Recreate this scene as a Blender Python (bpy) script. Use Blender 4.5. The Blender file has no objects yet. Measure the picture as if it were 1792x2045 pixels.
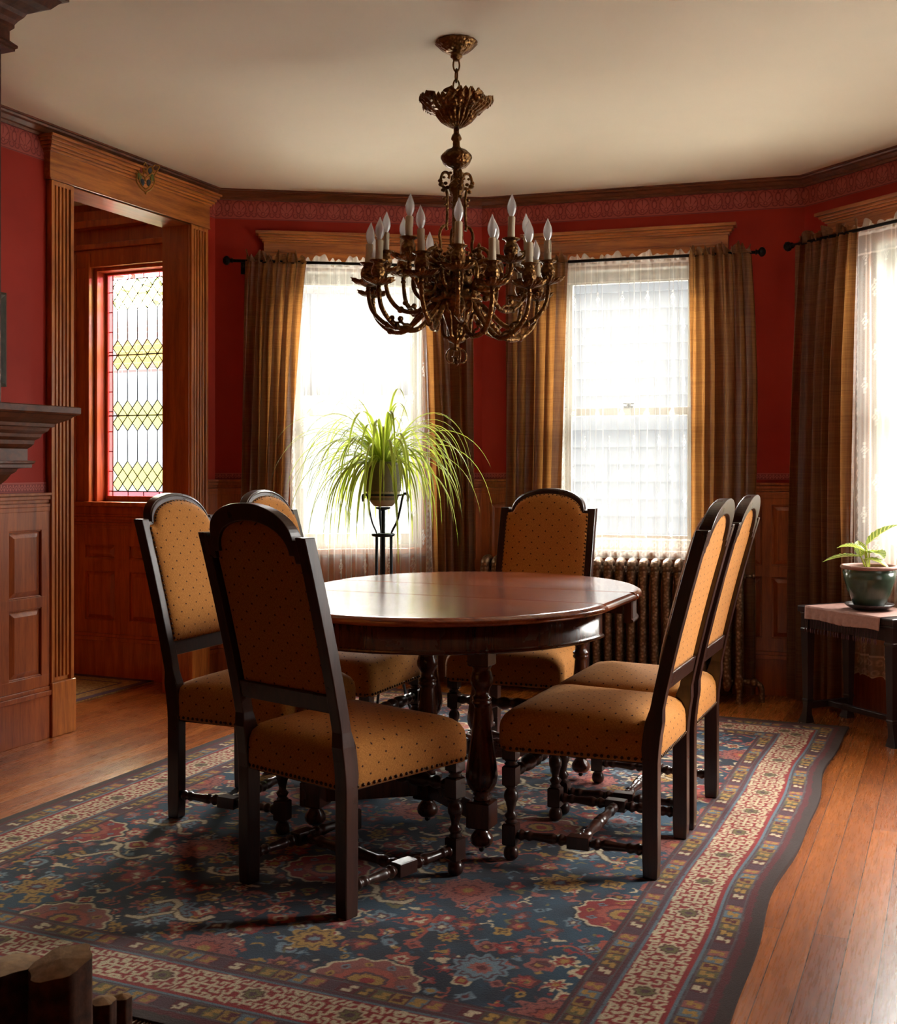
import bpy, math, random
import numpy as np
from mathutils import Vector, Matrix

PI = math.pi
R = random.Random(11)
SC = bpy.context.scene
C = SC.collection

# ------------------------------------------------------------------ camera
cam_d = bpy.data.cameras.new('camera')
cam = bpy.data.objects.new('camera', cam_d)
C.objects.link(cam)
cam.location = (0, 0, 1.2)
cam.rotation_euler = (PI / 2, 0, 0)
cam_d.sensor_width = 36
cam_d.lens = 40.68
cam_d.shift_y = -0.04425
cam_d.clip_start = 0.05
cam_d.dof.use_dof = True
cam_d.dof.focus_distance = 3.9
cam_d.dof.aperture_fstop = 11
SC.camera = cam

# ------------------------------------------------------------------ daylight and exposure
SC.view_settings.view_transform = 'Standard'
SC.view_settings.look = 'None'
SC.view_settings.gamma = 1
SC.view_settings.use_curve_mapping = False
SC.view_settings.exposure = 1.35
SC.cycles.use_denoising = True
SC.cycles.max_bounces = 10
SC.cycles.diffuse_bounces = 6
SC.cycles.glossy_bounces = 4
SC.cycles.transmission_bounces = 4
SC.cycles.transparent_max_bounces = 16
SC.cycles.sample_clamp_indirect = 8
SC.cycles.blur_glossy = 0.5
SC.cycles.caustics_reflective = False
SC.cycles.caustics_refractive = False
# thin cloud, brightest on the side where the hidden sun stands
SKY_DIM, SKY_BRIGHT, SUNSIDE = .7, 29.0, (.42, .78, .42)
world = bpy.data.worlds.new('overcast_sky')
SC.world = world
world.use_nodes = True
wn = world.node_tree
bg = wn.nodes['Background']
tc = wn.nodes.new('ShaderNodeTexCoord')
dt = wn.nodes.new('ShaderNodeVectorMath'); dt.operation = 'DOT_PRODUCT'
dt.inputs[1].default_value = Vector(SUNSIDE).normalized()
rp = wn.nodes.new('ShaderNodeMapRange'); rp.interpolation_type = 'SMOOTHSTEP'
for k_, v_ in ((1, .10), (2, .95), (3, SKY_DIM), (4, SKY_BRIGHT)): rp.inputs[k_].default_value = v_
wn.links.new(tc.outputs['Generated'], dt.inputs[0])
wn.links.new(dt.outputs['Value'], rp.inputs[0])
wn.links.new(rp.outputs[0], bg.inputs[1])
bg.inputs[0].default_value = (1.0, 0.965, 0.91, 1)

# ------------------------------------------------------------------ frames of the room (metres, camera above the origin)
DU = Vector((0.4003, 0.9164, 0)); NV = Vector((0.9164, -0.4003, 0))
def UV(u, v, z=0.0): return DU * u + NV * v + Vector((0, 0, z))
def frame(p, d):
    return Matrix.Translation((p[0], p[1], 0)) @ Matrix.Rotation(math.atan2(d[1], d[0]), 4, 'Z')
H = 2.71
PL0 = UV(-1.6, -3.70); PA = Vector((-1.2754, 6.3236, 0)); PB = Vector((0.1893, 6.5474, 0)); PC = Vector((1.8607, 6.0461, 0))
PD = PC + Vector((0.4573, -0.8893, 0)) * 1.9
vR = PD.dot(NV); uD = PD.dot(DU)
PE = UV(-1.6, vR)
FL = frame(UV(0, -3.70), DU); FA = frame(PA, PB - PA); FB = frame(PB, PC - PB); FC = frame(PC, PD - PC)
FR_ = frame(PD, -DU); FF = frame(PE, -NV)
FN = frame(UV(5.28, 0), NV)          # window wall of the side hall, local x = v

# sky portals help the daylight find its way through the openings
def portal(M, x0, x1, z0, z1, y=0.24):
    l = bpy.data.lights.new('window_daylight', 'AREA')
    l.shape = 'RECTANGLE'; l.size = x1 - x0; l.size_y = z1 - z0
    l.cycles.is_portal = True
    o = bpy.data.objects.new('window_daylight', l); C.objects.link(o)
    o.matrix_world = M @ Matrix.Translation(((x0 + x1) / 2, y, (z0 + z1) / 2)) @ Matrix.Rotation(-PI / 2, 4, 'X')
portal(FA, .38, 1.20, .70, 2.28)
portal(FB, .40, 1.24, .70, 2.28)
portal(FC, .42, 1.22, .70, 2.28)
portal(FR_, .25, 1.10, .45, 2.35)
portal(FN, -4.56, -3.90, .98, 2.36)

# ------------------------------------------------------------------ helpers: materials
def S(r, g, b):
    def f(c):
        c /= 255.0
        return c / 12.92 if c <= .04045 else ((c + .055) / 1.055) ** 2.4
    return (f(r), f(g), f(b), 1.0)

def newmat(name):
    m = bpy.data.materials.new(name); m.use_nodes = True
    nt = m.node_tree
    return m, nt, nt.nodes['Principled BSDF'], nt.nodes['Material Output']

def nd(nt, t, **kw):
    n = nt.nodes.new(t)
    for k, v in kw.items():
        if k.startswith('i_'):
            n.inputs[int(k[2:])].default_value = v
        else:
            setattr(n, k, v)
    return n

def ramp(nt, fac, stops):
    r = nt.nodes.new('ShaderNodeValToRGB')
    e = r.color_ramp.elements
    while len(e) < len(stops): e.new(0.5)
    for i, (p, c) in enumerate(stops):
        e[i].position = p; e[i].color = c
    nt.links.new(fac, r.inputs[0])
    return r.outputs[0]

def coords(nt, scale=(1, 1, 1), rot=(0, 0, 0), kind='Object'):
    t = nt.nodes.new('ShaderNodeTexCoord'); mp = nt.nodes.new('ShaderNodeMapping')
    mp.inputs['Scale'].default_value = scale; mp.inputs['Rotation'].default_value = rot
    nt.links.new(t.outputs[kind], mp.inputs[0])
    return mp.outputs[0]

def noise(nt, vec, scale, detail=4, rough=.55, dist=0):
    n = nt.nodes.new('ShaderNodeTexNoise')
    n.inputs['Scale'].default_value = scale; n.inputs['Detail'].default_value = detail
    n.inputs['Roughness'].default_value = rough; n.inputs['Distortion'].default_value = dist
    nt.links.new(vec, n.inputs['Vector'])
    return n.outputs['Fac']

def bump(nt, h, strength, dist=0.002, normal=None):
    b = nt.nodes.new('ShaderNodeBump')
    b.inputs['Strength'].default_value = strength; b.inputs['Distance'].default_value = dist
    nt.links.new(h, b.inputs['Height'])
    if normal is not None: nt.links.new(normal, b.inputs['Normal'])
    return b.outputs[0]

def mixc(nt, fac, a, b, mode='MIX'):
    m = nt.nodes.new('ShaderNodeMix'); m.data_type = 'RGBA'; m.blend_type = mode
    for sock, v in ((m.inputs[0], fac), (m.inputs[6], a), (m.inputs[7], b)):
        if hasattr(v, 'node'): nt.links.new(v, sock)
        else: sock.default_value = v
    return m.outputs[2]

def mth(nt, op, a, b=0.0):
    m = nt.nodes.new('ShaderNodeMath'); m.operation = op
    for sock, v in ((m.inputs[0], a), (m.inputs[1], b)):
        if hasattr(v, 'node'): nt.links.new(v, sock)
        else: sock.default_value = v
    return m.outputs[0]

def wood(name, dark, light, axis='z', rough=.3, grain=1.0, coat=.3, bmp=.12):
    m, nt, p, _ = newmat(name)
    sc = {'x': (1.2, 14, 14), 'y': (14, 1.2, 14), 'z': (14, 14, 1.2)}[axis]
    v = coords(nt, sc)
    a = noise(nt, v, 2.2 * grain, 6, .6, .6)
    v2 = coords(nt, tuple(k * 4 for k in sc))
    b = noise(nt, v2, 4 * grain, 3, .6)
    f = mth(nt, 'ADD', mth(nt, 'MULTIPLY', a, .75), mth(nt, 'MULTIPLY', b, .25))
    col = ramp(nt, f, [(.33, dark), (.62, light)])
    nt.links.new(col, p.inputs['Base Color'])
    r = mth(nt, 'ADD', mth(nt, 'MULTIPLY', noise(nt, coords(nt, (3, 3, 3)), 2, 4), .18), rough - .09)
    nt.links.new(r, p.inputs['Roughness'])
    nt.links.new(bump(nt, f, bmp, .0015), p.inputs['Normal'])
    p.inputs['Coat Weight'].default_value = coat
    p.inputs['Coat Roughness'].default_value = .18
    return m

def plain(name, col, rough=.5, metal=0.0, var=.08, nscale=20, bmp=0.0, spec=.5):
    m, nt, p, _ = newmat(name)
    v = coords(nt)
    n = noise(nt, v, nscale, 4)
    c2 = tuple(max(0, k * (1 - var * 3)) for k in col[:3]) + (1,)
    nt.links.new(ramp(nt, n, [(.3, c2), (.7, col)]), p.inputs['Base Color'])
    p.inputs['Roughness'].default_value = rough; p.inputs['Metallic'].default_value = metal
    p.inputs['Specular IOR Level'].default_value = spec
    if bmp: nt.links.new(bump(nt, n, bmp, .003), p.inputs['Normal'])
    return m

M = {}
M['oak'] = wood('golden_oak_vertical', S(128, 62, 20), S(196, 118, 50), 'z', .33)
M['oak_h'] = wood('golden_oak_level', S(128, 62, 20), S(196, 118, 50), 'x', .33)
M['crown'] = wood('dark_crown_wood', S(74, 34, 20), S(122, 66, 38), 'x', .35)
M['mahog'] = wood('red_brown_panel_wood', S(116, 50, 17), S(170, 88, 38), 'z', .36)
M['mahog_h'] = wood('red_brown_rail_wood', S(116, 50, 17), S(170, 88, 38), 'x', .36)
M['hall'] = wood('hall_red_wood', S(140, 52, 14), S(186, 90, 34), 'z', .42)
M['mantel'] = wood('dark_mantel_wood', S(54, 24, 12), S(92, 46, 22), 'x', .42, 1, .08)
M['chairwood'] = wood('near_black_walnut', S(30, 15, 11), S(58, 31, 22), 'z', .30, 1.4, .25)
M['tablewood'] = wood('dark_mahogany_legs', S(44, 20, 12), S(84, 40, 22), 'z', .26, 1.4, .35)
M['tabletop'] = wood('mahogany_table_top', S(96, 40, 18), S(150, 76, 40), 'x', .20, .9, .6, .05)
M['mantel'].node_tree.nodes['Principled BSDF'].inputs['Specular IOR Level'].default_value = .22
M['sidewood'] = wood('black_stained_wood', S(26, 18, 20), S(48, 34, 34), 'z', .34, 1.2, .2)
M['logbark'] = plain('log_bark', S(92, 52, 26), .9, 0, .25, 40, .8)
M['logcut'] = plain('log_cut_end', S(170, 130, 86), .85, 0, .15, 60, .4)
M['ceiling'] = plain('cream_ceiling_paint', S(240, 226, 200), .8, 0, .02, 1.6, 0)
M['sash'] = plain('grey_white_sash_paint', S(206, 204, 194), .5, 0, .03, 8)
M['rod'] = plain('black_iron', S(22, 19, 18), .45, .6, .1, 30)
M['iron'] = plain('dark_blue_grey_iron', S(40, 46, 52), .42, .7, .1, 30)
M['frame'] = plain('dark_olive_frame_paint', S(70, 66, 52), .45, 0, .2, 30, .1)
M['canvas'] = plain('dark_brown_picture', S(44, 34, 28), .7, 0, .3, 9)
M['sleeve'] = plain('ivory_candle_sleeve', S(206, 190, 160), .55, 0, .03, 30)
M['castor'] = plain('black_castor', S(18, 16, 15), .4, .5, .05, 30)
M['soil'] = plain('potting_soil', S(54, 38, 26), .95, 0, .3, 90, 1)
M['siding'] = plain('white_clapboard_paint', S(112, 116, 121), .7, 0, .02, 3)
M['housegrey'] = plain('grey_neighbour_wall', S(120, 127, 136), .8, 0, .05, 3)
M['ground'] = plain('pale_bounce_yard', S(226, 226, 222), .9, 0, .05, 2)  # made this pale to bounce daylight up to the ceiling
M['shingle'] = plain('pale_roof', S(150, 138, 134), .9, 0, .1, 8)

def brass():
    m, nt, p, _ = newmat('antique_brass')
    v = coords(nt)
    n = noise(nt, v, 60, 5, .65); n2 = noise(nt, v, 9, 3)
    nt.links.new(ramp(nt, n2, [(.3, S(94, 66, 39)), (.7, S(150, 109, 63))]), p.inputs['Base Color'])
    p.inputs['Metallic'].default_value = .95
    nt.links.new(mth(nt, 'ADD', mth(nt, 'MULTIPLY', n, .25), .20), p.inputs['Roughness'])
    vo = nt.nodes.new('ShaderNodeTexVoronoi'); vo.inputs['Scale'].default_value = 95; nt.links.new(v, vo.inputs['Vector'])
    nt.links.new(bump(nt, vo.outputs['Distance'], .9, .004, bump(nt, n, .4, .003)), p.inputs['Normal'])
    return m
M['brass'] = brass()
M['nail'] = plain('dark_brass_nailheads', S(74, 52, 34), .3, .9, .05, 30)
def bronze():
    m, nt, p, _ = newmat('bronze_radiator_paint')
    v = coords(nt)
    w = nt.nodes.new('ShaderNodeTexVoronoi'); w.inputs['Scale'].default_value = 70
    nt.links.new(v, w.inputs['Vector'])
    nt.links.new(ramp(nt, w.outputs['Distance'], [(0, S(176, 146, 116)), (.6, S(104, 76, 54))]), p.inputs['Base Color'])
    p.inputs['Metallic'].default_value = .7; p.inputs['Roughness'].default_value = .38
    nt.links.new(bump(nt, w.outputs['Distance'], .6, .004), p.inputs['Normal'])
    return m
M['radiator'] = bronze()

def wallpaper():
    m, nt, p, _ = newmat('red_wallpaper')
    v = coords(nt)
    n = noise(nt, v, 1.6, 5, .6); f = noise(nt, v, 120, 2)
    c = ramp(nt, n, [(.3, S(146, 30, 17)), (.7, S(166, 44, 27))])
    nt.links.new(c, p.inputs['Base Color'])
    p.inputs['Roughness'].default_value = .6; p.inputs['Specular IOR Level'].default_value = .22
    nt.links.new(bump(nt, f, .15, .001), p.inputs['Normal'])
    return m
M['red'] = wallpaper()

def attrmat(name, rough=.6, weave=0, bmp=.3, spec=.5, sheen=0):
    m, nt, p, _ = newmat(name)
    a = nt.nodes.new('ShaderNodeAttribute'); a.attribute_name = 'dye'
    col = a.outputs['Color']
    if weave:
        v = coords(nt)
        n = noise(nt, v, weave, 3, .7)
        col = mixc(nt, 1.0, col, ramp(nt, n, [(.25, (.6, .6, .6, 1)), (.75, (1.25, 1.25, 1.25, 1))]), 'MULTIPLY')
        nt.links.new(bump(nt, n, bmp, .003), p.inputs['Normal'])
    nt.links.new(col, p.inputs['Base Color'])
    p.inputs['Roughness'].default_value = rough
    p.inputs['Specular IOR Level'].default_value = spec
    p.inputs['Sheen Weight'].default_value = sheen
    return m
M['rug'] = attrmat('knotted_wool_pile', .95, 260, .8, .15, .15)
M['paperborder'] = attrmat('printed_wallpaper_border', .6)

def floorwood():
    m, nt, p, _ = newmat('orange_oak_floorboards')
    t = nt.nodes.new('ShaderNodeTexCoord')
    br = nt.nodes.new('ShaderNodeTexBrick')
    br.offset = .37; br.inputs['Scale'].default_value = 1
    br.inputs['Brick Width'].default_value = 1.55; br.inputs['Row Height'].default_value = .082
    br.inputs['Mortar Size'].default_value = .0011; br.inputs['Mortar Smooth'].default_value = .2
    br.inputs['Color1'].default_value = S(146, 74, 24); br.inputs['Color2'].default_value = S(190, 110, 44)
    br.inputs['Mortar'].default_value = S(30, 14, 8); br.inputs['Bias'].default_value = -.1
    nt.links.new(t.outputs['Object'], br.inputs['Vector'])
    v = coords(nt, (1.5, 16, 16)); g = noise(nt, v, 2.6, 6, .6, 1.2)
    c = mixc(nt, .75, br.outputs['Color'], ramp(nt, g, [(.3, (.55, .5, .45, 1)), (.7, (1.15, 1.12, 1.1, 1))]), 'MULTIPLY')
    wear = noise(nt, coords(nt, (1.4, 2.5, 2)), 1.6, 5, .65)
    c = mixc(nt, mth(nt, 'MULTIPLY', ramp(nt, wear, [(.45, (0, 0, 0, 1)), (.7, (1, 1, 1, 1))]), .25), c, S(120, 74, 48))
    nt.links.new(c, p.inputs['Base Color'])
    fine = noise(nt, coords(nt, (3, 50, 20)), 3, 5, .65)
    nt.links.new(mth(nt, 'ADD', mth(nt, 'MULTIPLY', fine, .16), .20), p.inputs['Roughness'])
    hb = mth(nt, 'ADD', mth(nt, 'MULTIPLY', br.outputs['Fac'], -1.0), mth(nt, 'MULTIPLY', fine, .02))
    nt.links.new(bump(nt, hb, .35, .0015), p.inputs['Normal'])
    p.inputs['Coat Weight'].default_value = .5; p.inputs['Coat Roughness'].default_value = .22
    return m
M['floor'] = floorwood()

def fabric():
    m, nt, p, _ = newmat('ochre_dotted_upholstery')
    t = nt.nodes.new('ShaderNodeUVMap')
    uv = t.outputs[0]
    # small dark lozenges on a staggered lattice
    def dots(off):
        mp = nt.nodes.new('ShaderNodeMapping'); mp.inputs['Scale'].default_value = (1 / .058, 1 / .050, 1)
        mp.inputs['Location'].default_value = off
        nt.links.new(uv, mp.inputs[0])
        fr = nt.nodes.new('ShaderNodeVectorMath'); fr.operation = 'FRACTION'; nt.links.new(mp.outputs[0], fr.inputs[0])
        sb = nt.nodes.new('ShaderNodeVectorMath'); sb.operation = 'SUBTRACT'; nt.links.new(fr.outputs[0], sb.inputs[0]); sb.inputs[1].default_value = (.5, .5, 0)
        ab = nt.nodes.new('ShaderNodeVectorMath'); ab.operation = 'ABSOLUTE'; nt.links.new(sb.outputs[0], ab.inputs[0])
        s = nt.nodes.new('ShaderNodeSeparateXYZ'); nt.links.new(ab.outputs[0], s.inputs[0])
        return mth(nt, 'LESS_THAN', mth(nt, 'ADD', s.outputs[0], s.outputs[1]), .072)
    d = mth(nt, 'MAXIMUM', dots((0, 0, 0)), dots((.5, .5, 0)))
    mp = nt.nodes.new('ShaderNodeMapping'); mp.inputs['Scale'].default_value = (900, 120, 1); nt.links.new(uv, mp.inputs[0])
    w = noise(nt, mp.outputs[0], 1.0, 3, .6)
    mp2 = nt.nodes.new('ShaderNodeMapping'); mp2.inputs['Scale'].default_value = (160, 900, 1); nt.links.new(uv, mp2.inputs[0])
    w2 = noise(nt, mp2.outputs[0], 1.0, 2, .6)
    ww = mth(nt, 'MULTIPLY', mth(nt, 'ADD', w, w2), .5)
    base = ramp(nt, ww, [(.36, S(136, 80, 30)), (.62, S(198, 134, 62))])
    c = mixc(nt, d, base, S(62, 34, 18))
    nt.links.new(c, p.inputs['Base Color'])
    p.inputs['Roughness'].default_value = .85; p.inputs['Sheen Weight'].default_value = .04
    p.inputs['Specular IOR Level'].default_value = .2
    nt.links.new(bump(nt, ww, .6, .0012), p.inputs['Normal'])
    return m
M['fabric'] = fabric()

def silk():
    m, nt, p, out = newmat('bronze_silk')
    v = coords(nt, (1, 1, 1)); n1 = noise(nt, coords(nt, (2, 2, 160)), 2, 3, .7); n2 = noise(nt, coords(nt, (300, 300, 4)), 1, 2)
    f = mth(nt, 'ADD', mth(nt, 'MULTIPLY', n1, .6), mth(nt, 'MULTIPLY', n2, .4))
    c = ramp(nt, f, [(.35, S(74, 47, 29)), (.65, S(124, 82, 50))])
    nt.links.new(c, p.inputs['Base Color'])
    p.inputs['Roughness'].default_value = .42; p.inputs['Sheen Weight'].default_value = .2
    nt.links.new(bump(nt, n1, .3, .001), p.inputs['Normal'])
    tr = nt.nodes.new('ShaderNodeBsdfTranslucent')
    nt.links.new(ramp(nt, f, [(.35, S(168, 104, 46)), (.65, S(222, 156, 84))]), tr.inputs['Color'])
    mx = nt.nodes.new('ShaderNodeMixShader'); mx.inputs[0].default_value = .37
    nt.links.new(p.outputs[0], mx.inputs[1]); nt.links.new(tr.outputs[0], mx.inputs[2])
    nt.links.new(mx.outputs[0], out.inputs['Surface'])
    return m
M['silk'] = silk()

def lace():
    m, nt, p, out = newmat('ivory_lace')
    a = nt.nodes.new('ShaderNodeAttribute'); a.attribute_name = 'thread'
    mesh = noise(nt, coords(nt, (1, 1, 1)), 420, 2, .5)
    df = nt.nodes.new('ShaderNodeBsdfDiffuse'); df.inputs[0].default_value = S(238, 234, 222)
    tl = nt.nodes.new('ShaderNodeBsdfTranslucent'); tl.inputs[0].default_value = S(250, 248, 240)
    m1 = nt.nodes.new('ShaderNodeMixShader'); m1.inputs[0].default_value = .38
    nt.links.new(df.outputs[0], m1.inputs[1]); nt.links.new(tl.outputs[0], m1.inputs[2])
    tp = nt.nodes.new('ShaderNodeBsdfTransparent')
    mx = nt.nodes.new('ShaderNodeMixShader')
    k = mth(nt, 'ADD', a.outputs['Fac'], mth(nt, 'MULTIPLY', mth(nt, 'SUBTRACT', mesh, .5), .25))
    cl = nt.nodes.new('ShaderNodeClamp'); nt.links.new(k, cl.inputs[0])
    nt.links.new(cl.outputs[0], mx.inputs[0])
    nt.links.new(tp.outputs[0], mx.inputs[1]); nt.links.new(m1.outputs[0], mx.inputs[2])
    nt.links.new(mx.outputs[0], out.inputs['Surface'])
    return m
M['lace'] = lace()

def paneglass(name, col, refl=.06, body=0.0):
    m, nt, p, out = newmat(name)
    tp = nt.nodes.new('ShaderNodeBsdfTransparent'); tp.inputs[0].default_value = col
    gl = nt.nodes.new('ShaderNodeBsdfGlossy'); gl.inputs['Roughness'].default_value = .02
    mx = nt.nodes.new('ShaderNodeMixShader')
    lw = nt.nodes.new('ShaderNodeLayerWeight'); lw.inputs[0].default_value = .25
    nt.links.new(mth(nt, 'ADD', mth(nt, 'MULTIPLY', lw.outputs['Fresnel'], .6), refl * .3), mx.inputs[0])
    nt.links.new(tp.outputs[0], mx.inputs[1]); nt.links.new(gl.outputs[0], mx.inputs[2])
    last = mx.outputs[0]
    if body:
        tl = nt.nodes.new('ShaderNodeBsdfTranslucent'); tl.inputs[0].default_value = col
        m2 = nt.nodes.new('ShaderNodeMixShader'); m2.inputs[0].default_value = body
        nt.links.new(last, m2.inputs[1]); nt.links.new(tl.outputs[0], m2.inputs[2]); last = m2.outputs[0]
    nt.links.new(last, out.inputs['Surface'])
    return m
M['glass'] = paneglass('window_glass', (.97, .98, .98, 1))
M['glass_y'] = paneglass('yellow_cathedral_glass', (.95, .84, .28, 1), body=.05)
M['glass_p'] = paneglass('pink_cathedral_glass', (.90, .42, .46, 1), body=.05)
M['glass_c'] = paneglass('clear_old_glass', (.93, .96, .98, 1), body=.015)

def bulbglass():
    m, nt, p, out = newmat('clear_bulb_glass')
    tp = nt.nodes.new('ShaderNodeBsdfTransparent'); tp.inputs[0].default_value = (.96, .96, .97, 1)
    gl = nt.nodes.new('ShaderNodeBsdfGlossy'); gl.inputs['Roughness'].default_value = .08
    df = nt.nodes.new('ShaderNodeBsdfTranslucent'); df.inputs[0].default_value = (.9, .9, .92, 1)
    d2 = nt.nodes.new('ShaderNodeBsdfDiffuse'); d2.inputs[0].default_value = (.9, .9, .92, 1)
    lw = nt.nodes.new('ShaderNodeLayerWeight'); lw.inputs[0].default_value = .35
    md = nt.nodes.new('ShaderNodeMixShader'); md.inputs[0].default_value = .5
    nt.links.new(df.outputs[0], md.inputs[1]); nt.links.new(d2.outputs[0], md.inputs[2])
    m1 = nt.nodes.new('ShaderNodeMixShader'); m1.inputs[0].default_value = .5
    nt.links.new(tp.outputs[0], m1.inputs[1]); nt.links.new(md.outputs[0], m1.inputs[2])
    m2 = nt.nodes.new('ShaderNodeMixShader'); nt.links.new(lw.outputs['Facing'], m2.inputs[0])
    nt.links.new(m1.outputs[0], m2.inputs[1]); nt.links.new(gl.outputs[0], m2.inputs[2])
    nt.links.new(m2.outputs[0], out.inputs['Surface'])
    return m
M['bulb'] = bulbglass()

def leafmat(name, c1, c2, tc_, w=.45, stripes=False):
    m, nt, p, out = newmat(name)
    u = nt.nodes.new('ShaderNodeUVMap'); s = nt.nodes.new('ShaderNodeSeparateXYZ'); nt.links.new(u.outputs[0], s.inputs[0])
    if stripes:
        x = mth(nt, 'ABSOLUTE', mth(nt, 'SUBTRACT', s.outputs[0], .5))
        k = mth(nt, 'SINE', mth(nt, 'MULTIPLY', mth(nt, 'SUBTRACT', s.outputs[1], mth(nt, 'MULTIPLY', x, .35)), 62.0))
        k = mth(nt, 'MAXIMUM', mth(nt, 'GREATER_THAN', k, .55), mth(nt, 'LESS_THAN', x, .045))
        c = mixc(nt, k, c1, c2)
    else:
        x = mth(nt, 'ABSOLUTE', mth(nt, 'SUBTRACT', s.outputs[0], .5))
        n = noise(nt, coords(nt), 6, 2)
        c = mixc(nt, mth(nt, 'MULTIPLY', mth(nt, 'GREATER_THAN', x, .22), n), c1, c2)
    nt.links.new(c, p.inputs['Base Color']); p.inputs['Roughness'].default_value = .4
    tr = nt.nodes.new('ShaderNodeBsdfTranslucent')
    nt.links.new(mixc(nt, .5, c, tc_), tr.inputs[0])
    mx = nt.nodes.new('ShaderNodeMixShader'); mx.inputs[0].default_value = w
    nt.links.new(p.outputs[0], mx.inputs[1]); nt.links.new(tr.outputs[0], mx.inputs[2])
    nt.links.new(mx.outputs[0], out.inputs['Surface'])
    return m
M['spider'] = leafmat('spider_plant_leaf', S(104, 136, 40), S(206, 212, 120), S(222, 232, 80), .6)
M['zebra'] = leafmat('striped_leaf', S(96, 130, 60), S(226, 226, 140), S(210, 220, 90), .4, True)

def glaze(name, c1, c2, rough=.12):
    m, nt, p, _ = newmat(name)
    n = noise(nt, coords(nt), 9, 5)
    nt.links.new(ramp(nt, n, [(.35, c1), (.65, c2)]), p.inputs['Base Color'])
    p.inputs['Roughness'].default_value = rough
    return m
M['greenglaze'] = glaze('green_pot_glaze', S(56, 78, 66), S(84, 104, 86))
M['ribpot'] = glaze('olive_stoneware', S(96, 94, 70), S(120, 116, 88), .4)
M['creambowl'] = glaze('beige_bowl_glaze', S(150, 136, 106), S(176, 160, 128), .3)
M['clothpink'] = plain('rose_table_runner', S(176, 132, 120), .7, 0, .08, 60, .3)
M['purple'] = plain('plum_thread', S(96, 62, 74), .8, 0, .1, 60)
M['cord'] = plain('ivory_cotton_thread', S(206, 190, 164), .9, 0, .08, 60)
def brick():
    m, nt, p, _ = newmat('red_brick')
    b = nt.nodes.new('ShaderNodeTexBrick'); b.inputs['Scale'].default_value = 1
    b.inputs['Brick Width'].default_value = .22; b.inputs['Row Height'].default_value = .075; b.inputs['Mortar Size'].default_value = .006
    b.inputs['Color1'].default_value = S(170, 110, 98); b.inputs['Color2'].default_value = S(150, 90, 80); b.inputs['Mortar'].default_value = S(190, 180, 170)
    t = nt.nodes.new('ShaderNodeTexCoord'); mp = nt.nodes.new('ShaderNodeMapping'); mp.inputs['Rotation'].default_value = (PI / 2, 0, 0)
    nt.links.new(t.outputs['Object'], mp.inputs[0]); nt.links.new(mp.outputs[0], b.inputs['Vector'])
    nt.links.new(b.outputs[0], p.inputs['Base Color']); p.inputs['Roughness'].default_value = .9
    return m
M['brick'] = brick()
M['leafgreen'] = plain('tree_leaves', S(120, 150, 70), .7, 0, .2, 20)
M['gold'] = plain('gilt_filigree', S(176, 130, 62), .35, .8, .1, 60)
M['enamel_b'] = plain('blue_grey_enamel', S(70, 86, 104), .3, 0, .2, 60)
M['enamel_r'] = plain('red_enamel', S(150, 44, 34), .3, 0, .2, 60)
M['enamel_g'] = plain('green_enamel', S(110, 128, 62), .3, 0, .2, 60)

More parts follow.
